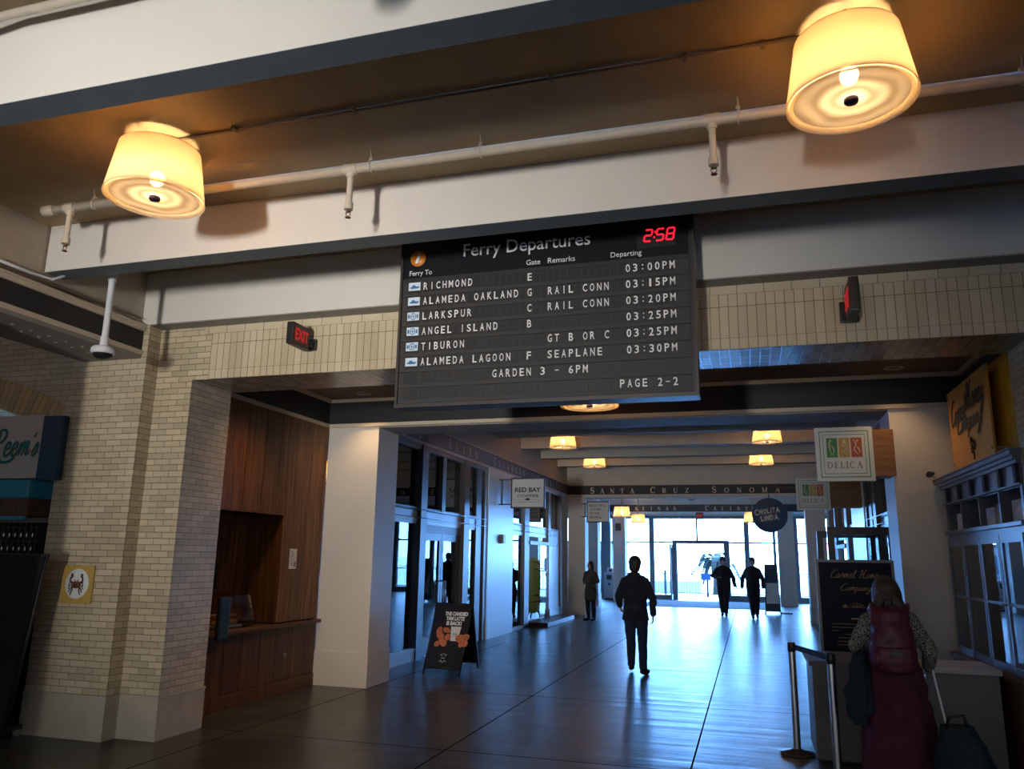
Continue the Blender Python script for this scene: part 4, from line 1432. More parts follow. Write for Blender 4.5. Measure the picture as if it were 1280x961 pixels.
# security camera on its pole
t = thing('security_camera', 'white dome camera on a pole hanging before the left brick pier', 'camera', (-5.43, 5.42, 4.5))
MB().cyl((-5.43, 5.42, 4.5), (-5.43, 5.42, 3.47), .028, n=16).cyl((-5.43, 5.42, 4.13), (-5.43, 5.42, 4.08), .036, n=16).lathe([(.0, 4.5), (.07, 4.5), (.07, 4.485), (.03, 4.47)], (-5.43, 5.42, 0), 18).build('pole', 'white_plastic', t)
MB().cyl((-5.43, 5.42, 3.56), (-5.43, 5.42, 3.46), .036, n=16).lathe([(.03, 3.475), (.085, 3.468), (.10, 3.45), (.10, 3.415), (.092, 3.405), (.0, 3.405)], (-5.43, 5.42, 0), 24).build('housing', 'white_plastic', t)
MB().lathe([(.085, 3.407), (.078, 3.385), (.05, 3.366), (.0, 3.358)], (-5.43, 5.42, 0), 24).build('lens_dome', 'black_plastic', t)
dup(t, (-1.50, 1.95, 5.10), 'white dome camera on a pole hanging behind the nearest beam')
# wall mounted small camera on the right white pier
t = thing('security_camera', 'small black camera on the right white pier beside the cabinet cornice', 'camera', (2.02, 9.8, 2.68))
MB().cyl((2.02, 9.83, 2.70), (2.02, 9.76, 2.69), .014).cyl((1.99, 9.775, 2.685), (1.96, 9.70, 2.67), .032).build('body', 'black_plastic', t)
MB().cyl((1.962, 9.705, 2.671), (1.957, 9.692, 2.668), .022).build('lens', 'dark_steel', t)
# smoke detector on the end hall soffit
t = thing('smoke_detector', 'small white round detector under the beam below the lettered frieze', 'detector', (-1.62, 24.7, 3.56))
MB().lathe([(.0, 3.56), (.15, 3.56), (.15, 3.53), (.12, 3.50), (.0, 3.49)], (-1.62, 24.7, 0), 24).build('housing', 'white_plastic', t)
MB().lathe([(.09, 3.505), (.085, 3.485), (.0, 3.48)], (-1.62, 24.7, 0), 20).build('sensor', 'black_plastic', t)

# ------------------------------------------------------------------ exit signs
def exit_sign(x, y0, y1, z0, z1, face, label):
    t = thing('exit_sign', label, 'sign', (x, y1 + .1, (z0 + z1) / 2), 'flag mounted exit signs')
    m = MB().bevbox(x - .035, x + .035, y0, y1, z0, z1, .014)
    m.build('housing', 'black_plastic', t)
    MB().box(x - .05, x + .05, y1, BY, z0 + .04, z1 - .12).bevbox(x - .07, x + .07, BY - .03, BY, z0 + .02, z1 - .08, .01).build('bracket', 'black_plastic', t)
    MB().box(x + face * .0352, x + face * .038, y0 + .03, y1 - .03, z0 + .03, z1 - .03).build('face', 'exit_panel', t)
    m = MB()
    r = Y * face
    put(m, sans('EXIT', .02), (x + face * .0385, (y0 + y1) / 2, (z0 + z1) / 2), r, Z, w=(y1 - y0) * .74, h=(z1 - z0) * .52, mode='c', depth=.002)
    m.build('lettering', 'exit_red', t)
    return t
exit_sign(-3.97, 6.07, 6.37, 3.59, 3.80, 1, 'dark exit sign with red letters on the brick lintel left of the departures board')
exit_sign(.845, 6.05, 6.36, 3.53, 3.80, -1, 'dark exit sign seen edge on, on the brick lintel right of the departures board')
t = thing('exit_sign', 'small red exit sign hanging over the bay doorway at the far end', 'sign', (-1.88, 33.2, 3.45))
MB().bevbox(-2.03, -1.73, 33.17, 33.24, 3.32, 3.60, .01).build('housing', 'exit_panel', t)
m = MB()
put(m, sans('EXIT', .02), (-1.88, 33.168, 3.46), X, Z, w=.24, h=.12, mode='c')
m.build('lettering', 'exit_red', t)

# ------------------------------------------------------------------ ferry departures board
BYF = 5.85
bd = thing('departures_board', 'black split-flap ferry departures board hanging from the hall beam', 'sign', (-1.54, 5.9, 3.6))
MB().bevbox(-2.755, -.318, BYF + .004, 6.02, 2.915, 4.42, .008).build('cabinet', 'board_body', bd)
MB().box(-2.755, -.318, BYF - .012, 6.03, 2.893, 2.918).box(-2.772, -2.75, BYF - .012, 6.03, 2.893, 4.42).box(-.323, -.300, BYF - .012, 6.03, 2.893, 4.42).build('edge_frame', 'dark_steel', bd)
hd = MB().box(-2.75, -.345, BYF - .004, BYF + .01, 4.02, 4.42).build('header_panel', 'board_header', bd)
m = MB()
put(m, sans('Ferry Departures', .004), (-2.2, BYF - .005, 4.135), X, Z, w=1.085, h=.148, depth=.002)
put(m, sans('Ferry To'), (-2.687, BYF - .005, 4.028), X, Z, w=.205, h=.057, depth=.002)
put(m, sans('Gate'), (-1.648, BYF - .005, 4.043), X, Z, w=.118, h=.045, depth=.002)
put(m, sans('Remarks'), (-1.465, BYF - .005, 4.043), X, Z, w=.225, h=.045, depth=.002)
put(m, sans('Departing'), (-.95, BYF - .005, 4.028), X, Z, w=.245, h=.057, depth=.002)
m.build('header_lettering', 'ink_white', hd)
ic = MB().lathe([(.0, -.008), (.068, -.006), (.07, 0)], (-2.615, BYF - .004, 4.193), 32, axis='y').build('info_badge', 'orange', hd)
m = MB()
put(m, sans('i', .02), (-2.612, BYF - .014, 4.193), X, Z, h=.09, w=.03, mode='c', slant=.25, depth=.002)
m.build('info_letter', 'ink_white', ic)
ck = MB().box(-.74, -.44, BYF - .008, BYF, 4.10, 4.27).build('clock_window', 'black_plastic', hd)
m = MB()
SEG = {'2': 'abged', '5': 'afgcd', '8': 'abcdefg'}
def seg(ch, x, z, w, h, s, th=.0125):
    def q(p0, p1):
        (a, b), (c, d) = p0, p1
        vx, vz = c - a, d - b
        L = math.hypot(vx, vz)
        px, pz = -vz / L * th / 2, vx / L * th / 2
        e = .12
        a, b, c, d = a + vx * e * .5, b + vz * e * .5, c - vx * e * .5, d - vz * e * .5
        m.prism([(x + a + px + s * (b + pz), BYF - .011, z + b + pz), (x + c + px + s * (d + pz), BYF - .011, z + d + pz), (x + c - px + s * (d - pz), BYF - .011, z + d - pz), (x + a - px + s * (b - pz), BYF - .011, z + b - pz)], (0, .003, 0))
    P = {'a': ((0, h), (w, h)), 'b': ((w, h), (w, h / 2)), 'c': ((w, h / 2), (w, 0)), 'd': ((0, 0), (w, 0)), 'e': ((0, h / 2), (0, 0)), 'f': ((0, h), (0, h / 2)), 'g': ((0, h / 2), (w, h / 2))}
    for k in SEG[ch]:
        q(*P[k])
seg('2', -.685, 4.148, .055, .095, .16)
seg('5', -.592, 4.148, .055, .095, .16)
seg('8', -.512, 4.148, .055, .095, .16)
for z in (4.17, 4.215):
    m.box(-.612 + (z - 4.15) * .16, -.600 + (z - 4.15) * .16, BYF - .011, BYF - .008, z, z + .014)
m.build('clock_digits', 'led_red', ck)
ROWS = [('f', 'RICHMOND', 'E', '', '03:00PM'), ('f', 'ALAMEDA OAKLAND', 'G', 'RAIL CONN', '03:15PM'), ('w', 'LARKSPUR', 'C', 'RAIL CONN', '03:20PM'),
        ('w', 'ANGEL ISLAND', 'B', '', '03:25PM'), ('w', 'TIBURON', '', 'GT B OR C', '03:25PM'), ('f', 'ALAMEDA LAGOON', 'F', 'SEAPLANE', '03:30PM'),
        ('', '           GARDEN 3 - 6PM', '', '', ''), ('', '                             PAGE 2-2', '', '', '')]
PITCH = .0572
def dot_matrix(mb, ch, x, z):
    if ch == ' ':
        return
    wd = {'I': .007, ':': .010, 'M': .040, 'W': .040, '-': .03, 'R': .036, '1': .016}.get(ch, .035)
    fl = sans(ch, .012)
    if ch == '-':
        mb.box(x + .013, x + .043, BYF - .017, BYF - .014, z + .028, z + .036)
    elif ch == ':':
        for dz in (.012, .044):
            mb.box(x + .024, x + .033, BYF - .017, BYF - .014, z + dz, z + dz + .01)
    else:
        put(mb, fl, (x + .0275 - wd / 2, BYF - .0145, z), X, Z, w=wd, h=.064, depth=.002)
for r, (ico, dest, gate, rem, tim) in enumerate(ROWS):
    zb = 3.904 - .1325 * r
    m = MB().box(-2.74, -.345, BYF - .006, BYF + .006, zb - .048, zb + .08)
    m.i = 1
    m.box(-2.70, -2.572, BYF - .009, BYF - .004, zb - .022, zb + .074)
    for c in range(37):
        x = -2.557 + PITCH * c
        m.box(x + .004, x + .051, BYF - .011, BYF - .005, zb - .016, zb + .027)
        m.box(x + .004, x + .051, BYF - .010, BYF - .005, zb + .029, zb + .074)
    m.i = 0
    m.box(-2.74, -.345, BYF - .014, BYF - .004, zb + .077, zb + .0805)
    row = m.build('flap_row', ['flap_row', 'flap'], bd)
    line = [' '] * 37
    for s, c in ((dest, 0), (gate, 16), (rem, 19), (tim, 30)):
        for k, ch in enumerate(s):
            if ch != ' ':
                line[c + k] = ch
    m = MB()
    for c, ch in enumerate(line):
        dot_matrix(m, ch, -2.557 + PITCH * c, zb)
    m.build('row_lettering', 'ink_white', row)
    if ico:
        m = MB().box(-2.688, -2.580, BYF - .012, BYF - .006, zb, zb + .072)
        m.i = 1
        if ico == 'f':
            m.prism([(-2.675, BYF - .014, zb + .03), (-2.665, BYF - .014, zb + .018), (-2.60, BYF - .014, zb + .018), (-2.585, BYF - .014, zb + .034), (-2.62, BYF - .014, zb + .036), (-2.63, BYF - .014, zb + .048), (-2.652, BYF - .014, zb + .048), (-2.655, BYF - .014, zb + .034)], (0, .003, 0))
        else:
            c0 = Vector((-2.634, BYF - .013, zb + .036))
            m.tube([c0 + Vector((.023 * math.cos(a), 0, .027 * math.sin(a))) for a in [2 * PI * k / 20 for k in range(21)]], .003, 6, cap=False)
            m.box(-2.637, -2.631, BYF - .014, BYF - .012, zb + .018, zb + .055).box(-2.655, -2.613, BYF - .014, BYF - .012, zb + .034, zb + .039).box(-2.68, -2.665, BYF - .014, BYF - .012, zb + .02, zb + .052).box(-2.603, -2.59, BYF - .014, BYF - .012, zb + .02, zb + .052)
        m.build('pictogram', ['pict', 'pict_blue'], row)
m = MB()
for x in (-2.3, -.8):
    m.box(x - .02, x + .02, 5.92, 5.96, 4.40, 4.5)
m.build('hanger', 'dark_steel', bd)
# ------------------------------------------------------------------ left: food stall sign under the arch
SY = 6.20
t = thing('shop_sign', 'grey shop sign with teal brush lettering and a navy end panel under the brick arch', 'sign', (-7.6, SY, 2.8))
MB().bevbox(-9.2, -6.84, SY, SY + .06, 2.40, 3.05, .008).build('panel', 'reem_face', t)
MB().bevbox(-6.835, -6.585, SY - .012, SY + .065, 2.38, 3.03, .006).build('end_panel', 'navy_panel', t)
m = MB()
put_strokes(m, script_flat("Reem's", .24, .22), (-7.52, SY - .001, 2.55), X, Z, w=.665, h=.37, depth=.004)
m.build('brush_lettering', 'teal_ink', t)
m = MB()
put(m, sans('CALIFORNIA', .01), (-7.30, SY - .001, 2.648), X, Z, w=.45, h=.055, depth=.004)
m.build('small_lettering', 'coral_ink', t)
t = thing('awning_bar', 'teal enamel canopy bar below the grey shop sign', 'canopy', (-8, 6.3, 2.33))
MB().bevbox(-9.2, -6.87, 6.16, 6.5, 2.20, 2.385, .02).build('canopy', 'teal', t)
MB().box(-9.2, -6.89, 6.2, 6.5, 2.02, 2.20).build('valance', 'wood_low', t)
MB().bevbox(-9.2, -6.89, 6.16, 6.2, 1.985, 2.02, .005).build('bottom_strip', 'teal', t)
# security grille with hanging cutlery-like links
t = thing('security_grille', 'dark open-link roller grille closing the stall under the teal canopy', 'grille', (-8, 6.4, 1.0))
m = MB()
for k in range(31):
    x = -9.2 + .075 * k
    m.cyl((x, 6.4, 0), (x, 6.4, 1.97), .006, n=6)
for k in range(14):
    m.cyl((-9.2, 6.4, .1 + .14 * k), (-6.90, 6.4, .1 + .14 * k), .009, n=6)
m.build('link_curtain', 'dark_steel', t)
m = MB()
for r in range(4):
    for k in range(14):
        m.ell((-6.95 - .075 * k, 6.36, 1.84 - .14 * r), .012, .012, .035, 8, 6)
m.build('link_tabs', 'steel', t)
MB().box(-9.3, -6.75, 6.6, 6.62, 0, 1.975).build('back_cloth', 'black_cloth', t)
# dark folding screen standing on the floor
t = thing('folding_screen', 'tall black folding screen on castors before the left brick pier', 'screen', (-7.0, 5.95, 0))
MB().prism([(-7.9, 5.93, .10), (-6.52, 5.93, .10), (-6.30, 5.93, 1.645), (-7.9, 5.93, 1.66)], (0, .05, 0)).build('panel', 'black_cloth', t)
m = MB()
m.tube([(-7.9, 5.955, .1), (-6.51, 5.955, .1), (-6.29, 5.955, 1.65), (-7.9, 5.955, 1.67)], .016, 8)
m.build('frame', 'black_plastic', t)
for x in (-6.6, -7.8):
    m = MB().box(x - .03, x + .03, 5.7, 6.2, .07, .105)
    o = m.build('foot', 'black_plastic', t)
    m = MB()
    for y in (5.73, 6.17):
        m.cyl((x - .012, y, .036), (x + .012, y, .036), .036, n=16)
    m.build('castor', 'steel', o)
# crab plaque
t = thing('crab_plaque', 'small amber plaque with a crab in a white oval on the brick pier', 'plaque', (-6.215, AY, 1.375))
MB().bevbox(-6.40, -6.03, AY - .022, AY, 1.20, 1.555, .006).build('tile', 'sign_gold', t)
MB().lathe([(.0, -.004), (.135, -.003), (.14, 0)], (-6.215, AY - .022, 1.385), 36, axis='y').build('oval', 'sign_white', t)
m = MB()
cx, cz, yy = -6.215, 1.375, AY - .032
m.ell((cx, yy, cz), .05, .007, .034, 16, 10)
for s in (-1, 1):
    for k, (dx, dz) in enumerate(((.085, .01), (.088, -.025), (.078, -.055), (.06, -.08))):
        m.tube([(cx + s * .04, yy, cz - .005 - .006 * k), (cx + s * (dx - .015), yy, cz + dz + .02), (cx + s * dx, yy, cz + dz - .018)], [.006, .005, .003], 6)
    m.tube([(cx + s * .035, yy, cz + .02), (cx + s * .075, yy, cz + .035), (cx + s * .07, yy, cz + .07)], .007, 6)
    m.ell((cx + s * .058, yy, cz + .085), .013, .006, .022, 10, 8)
    m.ell((cx + s * .018, yy, cz + .042), .005, .005, .009, 8, 6)
m.build('crab', 'wood_ledge', t)

# ------------------------------------------------------------------ kiosk counter things
t = thing('menu_card', 'black menu card with pale writing standing at the back of the wooden kiosk opening', 'menu', (-5.9, 8.1, .845))
MB().obox((-6.165, 7.98, 1.27), (0, .32, 0), (.012, 0, 0), (-.01, 0, .30)).build('card', 'black_plastic', t)
m = MB()
for k in range(8):
    m.box(-6.152 - .001 * k, -6.149 - .001 * k, 8.03, 8.03 + (.2 if k % 3 else .12), 1.53 - .032 * k, 1.54 - .032 * k)
m.build('writing', 'paper', t)
t = thing('display_cover', 'clear acrylic food cover with warm reflections on the kiosk counter', 'display case', (-5.8, 8.2, .845))
m = MB()
a, b = 7.86, 8.52
m.obox((-6.05, a, .848), (0, b - a, 0), (.28, 0, 0), (0, 0, .006))
m.quad((-5.72, a, .855), (-5.72, b, .855), (-5.80, b - .05, 1.21), (-5.80, a + .04, 1.21))
m.quad((-5.80, a + .04, 1.21), (-5.80, b - .05, 1.21), (-6.02, b - .05, 1.23), (-6.02, a + .04, 1.23))
m.quad((-5.72, b, .855), (-6.04, b, .855), (-6.02, b - .05, 1.23), (-5.80, b - .05, 1.21))
m.quad((-6.04, a, .855), (-5.72, a, .855), (-5.80, a + .04, 1.21), (-6.02, a + .04, 1.23))
m.build('cover', 'acrylic', t)
m = MB().bevbox(-6.0, -5.82, 7.95, 8.4, .856, .875, .005).bevbox(-5.99, -5.84, 8.0, 8.3, .98, .995, .005)
m.build('tray', 'kraft', t)
m = MB()
for k in range(5):
    m.ell((-5.91, 8.0 + .085 * k, .90), .05, .036, .03, 12, 8)
m.build('buns', 'sign_gold', t)
t = thing('menu_screen', 'narrow upright dark screen with a blue sheen fixed at the kiosk counter edge', 'screen', (-5.56, 7.65, .75))
MB().bevbox(-5.585, -5.545, 7.57, 7.76, .765, 1.22, .008).build('casing', 'black_plastic', t)
MB().box(-5.546, -5.5425, 7.585, 7.745, .785, 1.20).build('glass', 'screen', t)
MB().box(-5.62, -5.58, 7.62, 7.70, .80, .86).build('clamp', 'black_plastic', t)
t = thing('paper_notice', 'white paper notice pinned to the wooden kiosk wall', 'notice', (VX, 9.13, 1.63))
MB().box(VX + .001, VX + .004, 9.05, 9.215, 1.51, 1.76).build('sheet', 'paper', t)
m = MB()
for k in range(9):
    m.box(VX + .004, VX + .005, 9.07, 9.13 + .02 * (k % 3), 1.725 - .022 * k, 1.733 - .022 * k)
m.box(VX + .004, VX + .005, 9.16, 9.20, 1.53, 1.60)
m.build('print', 'sign_tan', t)
t = thing('socket_plate', 'small round metal cover low on the dark kiosk boards', 'socket', (VX, 9.11, .45))
MB().lathe([(.0, .006), (.026, .005), (.03, .0)], (VX, 9.11, .45), 20, axis='x').build('cover', 'steel', t)
MB().cyl((VX + .005, 9.11, .45), (VX + .008, 9.11, .45), .008, n=10).build('screw', 'dark_steel', t)

# ------------------------------------------------------------------ hanging shop signs on the left
def framed_sign(x0, x1, y, z0, z1, wallx, name_lines, label, barz):
    t = thing('hanging_sign', label, 'sign', (wallx, y, (z0 + z1) / 2))
    MB().bevbox(x0, x1, y - .03, y + .03, z0, z1, .008).box(x0, x0 + .03, y - .04, y + .04, z0, z1).box(x1 - .03, x1, y - .04, y + .04, z0, z1).box(x0, x1, y - .04, y + .04, z0, z0 + .03).box(x0, x1, y - .04, y + .04, z1 - .03, z1).build('frame', 'dark_steel', t)
    f = MB().box(x0 + .03, x1 - .03, y - .034, y + .034, z0 + .03, z1 - .03).build('face', 'sign_white', t)
    m = MB()
    for z in barz:
        m.box(wallx, x0 + .02, y - .012, y + .012, z - .014, z + .014)
    m.box(wallx + .06, wallx + .10, y - .02, y + .02, barz[1] - .02, barz[0] + .02)
    m.build('bracket', 'dark_steel', t)
    m = MB()
    for s, cx, cz, w, h, bo in name_lines:
        put(m, sans(s, bo), (cx, y - .0345, cz), X, Z, w=w, h=h, mode='c', depth=.002)
    return t, m, f
x0, x1 = -5.09, -4.30
cx = (x0 + x1) / 2
t, m, f = framed_sign(x0, x1, 17.05, 2.77, 3.45, XL + .05, [('RED BAY', cx, 3.18, .60, .105, .03), ('COFFEE', cx, 3.045, .50, .062, .012)], 'square white coffee sign in a dark frame bracketed off the left white pilaster', (3.41, 2.86))
m.prism([(cx - .055, 17.013, 2.945), (cx + .05, 17.013, 2.945), (cx + .05, 17.013, 2.97), (cx + .02, 17.013, 2.995), (cx - .02, 17.013, 2.995), (cx - .045, 17.013, 2.98), (cx - .06, 17.013, 2.965)], (0, .004, 0))
m.box(cx - .3, cx - .09, 17.012, 17.016, 2.955, 2.958).box(cx + .09, cx + .3, 17.012, 17.016, 2.955, 2.958)
for k in range(14):
    m.box(cx - .31 + .0445 * k, cx - .285 + .0445 * k, 17.012, 17.016, 2.90, 2.911)
m.build('lettering', 'sign_black', f)
# mirrored copy of the lettering on the far side of the sign
mb = MB()
put(mb, sans('RED BAY', .03), (cx, 17.0845, 3.18), -X, Z, w=.60, h=.105, mode='c', depth=.002)
put(mb, sans('COFFEE', .012), (cx, 17.0845, 3.045), -X, Z, w=.50, h=.062, mode='c', depth=.002)
mb.build('back_lettering', 'sign_black', f)
x0, x1, y = -4.76, -4.06, 24.15
t, m, f = framed_sign(x0, x1, y, 2.78, 3.42, -4.89, [], 'small framed white sign about beautiful coffee before the lettered frieze beam', (3.36, 2.96))
for z in (3.36, 2.96):
    MB().box(-4.93, -4.89, y - .014, 24.46, z - .014, z + .014).build('wall_arm', 'dark_steel', t)
for k, s in enumerate(('BEAUTIFUL', 'COFFEE', 'TO THE', 'PEOPLE.')):
    put(m, sans(s, .004), (x0 + .09, y - .0345, 3.255 - .118 * k), X, Z, w=(.52, .36, .31, .38)[k], h=.075, depth=.002)
m.build('lettering', 'sign_black', f)

# ------------------------------------------------------------------ the square hanging signs on the right
def delica(x0, x1, y, z0, z1, bx0, bx1, label):
    t = thing('hanging_sign', label, 'sign', ((x0 + x1) / 2, y, (z0 + z1) / 2), 'square white delicatessen signs')
    f = MB().bevbox(x0, x1, y - .03, y + .03, z0, z1, .006).build('panel', 'sign_white', t)
    W, H = x1 - x0, z1 - z0
    yf = y - .0305
    m = MB()
    for d, th in ((.045, .010), (.085, .006)):
        a0, a1, b0, b1 = x0 + d, x1 - d, z0 + d, z1 - d
        m.box(a0, a1, yf - .002, yf, b0, b0 + th).box(a0, a1, yf - .002, yf, b1 - th, b1).box(a0, a0 + th, yf - .002, yf, b0, b1).box(a1 - th, a1, yf - .002, yf, b0, b1)
    m.build('border', 'sign_green', f)
    bw, bh = .19 * W, .36 * H
    for k, mt in enumerate(('sign_green', 'sign_gold', 'sign_red')):
        a = x0 + W * (.195 + .212 * k)
        b = z0 + H * .44
        MB().box(a, a + bw, yf - .002, yf, b, b + bh).build('picture_block', mt, f)
        m = MB()
        c = Vector((a + bw / 2, yf - .003, b))
        if k == 0:
            for s in (-1, 1):
                m.tube([c + Vector((s * .006, 0, .02)), c + Vector((s * .02, 0, bh * .4)), c + Vector((s * .012 - .02, 0, bh * .62))], .006, 6)
            m.tube([c + Vector((-.02, 0, bh * .3)), c + Vector((-.03, 0, bh * .7)), c + Vector((-.01, 0, bh * .92))], .009, 6)
        elif k == 1:
            m.tube([c + Vector((.0, 0, bh * .92)), c + Vector((-.006, 0, bh * .75)), c + Vector((-.022, 0, bh * .62)), c + Vector((.026, 0, bh * .45)), c + Vector((-.026, 0, bh * .25)), c + Vector((.02, 0, bh * .1))], .006, 6)
            m.tube([c + Vector((.0, 0, bh * .92)), c + Vector((.012, 0, bh * .7)), c + Vector((.034, 0, bh * .3))], .005, 6)
        else:
            m.tube([c + Vector((-.03, 0, bh * .9)), c + Vector((-.005, 0, bh * .65)), c + Vector((-.03, 0, bh * .4)), c + Vector((.01, 0, bh * .1)), c + Vector((.035, 0, bh * .3)), c + Vector((.01, 0, bh * .5))], .006, 6)
            m.tube([c + Vector((.02, 0, bh * .88)), c + Vector((-.01, 0, bh * .75))], .008, 6)
        m.build('drawing', 'cream_ink', f)
    m = MB()
    vs = serif_line(m, 'DELICA', (x0 + W * .185, yf, z0 + H * .235), X, Z, H * .125, None, 1.0, .003, .20)
    k = (W * .64) / vs
    m.v = [(x0 + W * .185 + (p[0] - (x0 + W * .185)) * k, p[1], p[2]) for p in m.v]
    m.build('lettering', 'sign_tan', f)
    MB().bevbox(bx0, bx1, y + .02, y + .32, z0 + H * .09, z1 - H * .05, .006).build('wooden_mount', 'wood_box', t)
    return t
delica(.80, 1.425, 9.80, 2.615, 3.245, 1.36, 1.655, 'larger and nearer of the two square white signs with green, gold and red pictures')
delica(.935, 1.555, 16.45, 2.685, 3.305, 1.52, XR - .04, 'smaller looking square white sign with three coloured pictures, hanging behind the nearer one')
# round sign
t = thing('hanging_sign', 'round slate blue sign with cream hand-cut lettering over the passage', 'sign', (.47, 18.5, 2.7))
MB().lathe([(.0, -.03), (.375, -.03), (.38, -.02), (.38, .02), (.375, .03), (.0, .03)], (.47, 18.5, 2.70), 48, axis='y').build('disc', 'blue_disc', t)
m = MB()
def wobbly(s, x, z, sizes, tilt):
    for k, ch in enumerate(s):
        if ch != ' ':
            w, h, dz = sizes[k % len(sizes)]
            put(m, sans(ch, .035), (x, 18.468, z + dz), X + Z * tilt, Z - X * tilt, w=w if ch not in 'Ii' else .022, h=h, depth=.003)
            x += (w if ch not in 'Ii' else .022) + .016
            z += (w + .016) * tilt
wobbly('CHOLiTA', .165, 2.70, [(.075, .14, -.02), (.068, .11, .0), (.07, .10, .0), (.055, .11, .0), (.02, .10, .0), (.06, .11, .0), (.085, .12, -.01)], .14)
wobbly('LiNDA', .285, 2.56, [(.06, .12, 0), (.02, .1, 0), (.072, .11, 0), (.072, .11, 0), (.085, .13, -.01)], .14)
m.build('lettering', 'cream_ink', t)
m = MB().tube([(.47, 18.5, 3.07), (.47, 18.5, 3.3), (XR - .03, 18.5, 3.3)], .014, 8)
m.build('bracket', 'dark_steel', t)

# ------------------------------------------------------------------ honey shop: cabinet, big sign, menu panel, counter
CX, CY0, CY1 = 2.10, 7.14, 9.72
cb = thing('shop_cabinet', 'tall slate painted cabinet with glass doors and open top shelf along the right wall', 'cabinet', (2.3, 8.4, 0))
m = MB().box(CX, 2.415, CY1 - .04, CY1, 0, 2.36).box(CX, 2.415, CY0, CY0 + .05, 0, 2.36).box(2.39, 2.415, CY0, CY1, 0, 2.36).box(CX, 2.415, CY0, CY1, 0, .78)
m.i = 0
m.box(CX + .02, 2.4, CY0, CY1, 2.32, 2.36)
m.build('carcass', 'cab_paint', cb)
m = MB()
for (z0, z1, d) in ((2.33, 2.345, .02), (2.345, 2.50, .0), (2.50, 2.53, .03), (2.53, 2.56, .06), (2.56, 2.60, .085), (2.60, 2.615, .095)):
    m.box(CX - d, 2.44, CY0 - d, min(CY1 + d, 9.815), z0, z1)
m.build('cornice', 'cab_paint', cb)
for y in (7.19, 7.62, 8.08, 8.55, 9.02, 9.5):
    MB().box(CX - .03, CX, y - .035, y + .035, 2.345, 2.50).build('frieze_block', 'cab_dark', cb)
m = MB().bevbox(CX - .035, 2.40, CY0, CY1, 2.01, 2.05, .008).box(CX, 2.4, CY0 + .02, CY1, 1.955, 2.01)
m.build('shelf_board', 'cab_paint', cb)
for y in (7.78, 8.43, 9.08):
    MB().box(CX, 2.40, y - .014, y + .014, 2.05, 2.33).build('divider', 'cab_paint', cb)
MB().box(2.375, 2.39, CY0 + .05, CY1 - .04, .78, 2.32).build('back_panel', 'cab_dark', cb)
for k, z in enumerate((1.08, 1.38, 1.68)):
    MB().box(CX + .05, 2.38, CY0 + .05, CY1 - .04, z, z + .015).build('inner_shelf', 'cab_glass', cb)
m = MB().bevbox(CX - .10, 2.40, CY0, CY1, .755, .80, .01).box(CX - .07, CX, CY0, CY1, 0, .755)
m.build('base_ledge', 'wood_low', cb)
for k in range(4):
    a = CY0 + .06 + k * .628
    b = a + .612
    m = MB()
    m.box(CX - .022, CX, a, a + .055, .80, 1.955).box(CX - .022, CX, b - .055, b, .80, 1.955).box(CX - .022, CX, a, b, .80, .87).box(CX - .022, CX, a, b, 1.885, 1.955).box(CX - .018, CX, a, b, 1.36, 1.385)
    d = m.build('cabinet_door', 'cab_paint', cb)
    MB().box(CX - .012, CX - .008, a + .05, b - .05, .86, 1.89).build('door_pane', 'cab_glass', d)
    yy = b - .03 if k % 2 == 0 else a + .03
    MB().lathe([(.0, -.032), (.010, -.030), (.012, -.022), (.006, -.014), (.006, .0)], (CX - .02, yy, 1.37), 14, axis='x').build('door_knob', 'brass', d)
# honey jars behind the glass
jar = thing('honey_jar', 'amber honey jar behind the cabinet glass', 'jar', (0, 0, 0), 'honey jars behind the cabinet glass', world=False)
MB().lathe([(.0, .0), (.034, .0), (.038, .01), (.038, .075), (.03, .09), (.0, .09)], (0, 0, 0), 16).build('glass', 'honey', jar)
MB().lathe([(.0, .115), (.03, .115), (.032, .11), (.032, .09), (.0, .09)], (0, 0, 0), 16).build('lid', 'brass', jar)
first = True
for z, zn in ((1.0955, 'lowest'), (1.3955, 'middle'), (1.6955, 'top')):
    for k in range(9):
        y = 7.35 + .26 * k
        if abs((y - CY0 - .06) % .628) < .0:
            continue
        lab = 'amber honey jar on the %s glass shelf behind the cabinet doors' % zn
        if first:
            jar.location = (2.25, y, z)
            jar['label'] = lab
            jar['group'] = 'honey jars on the %s shelf' % zn
            first = False
        else:
            dup(jar, (2.25 + .03 * (k % 2), y, z), lab, group='honey jars on the %s shelf' % zn)
# warm fairy lights inside, real little lamps
t = thing('fairy_lights', 'string of warm fairy lights hung inside the glass cabinet', 'string lights', (2.2, 8.9, 1.3))
pts = [(2.17, 8.95, 1.72), (2.17, 8.97, 1.6), (2.17, 9.0, 1.36), (2.17, 8.98, 1.30), (2.17, 8.97, 1.24), (2.17, 8.97, 1.18), (2.17, 9.1, 1.16), (2.17, 9.22, 1.165), (2.17, 9.0, .98), (2.17, 9.01, .92)]
MB().tube(pts, .002, 5).build('wire', 'dark_steel', t)
m = MB()
for p in pts:
    m.ell(p, .009, .009, .009, 8, 6)
m.build('bulbs', 'fairy', t)
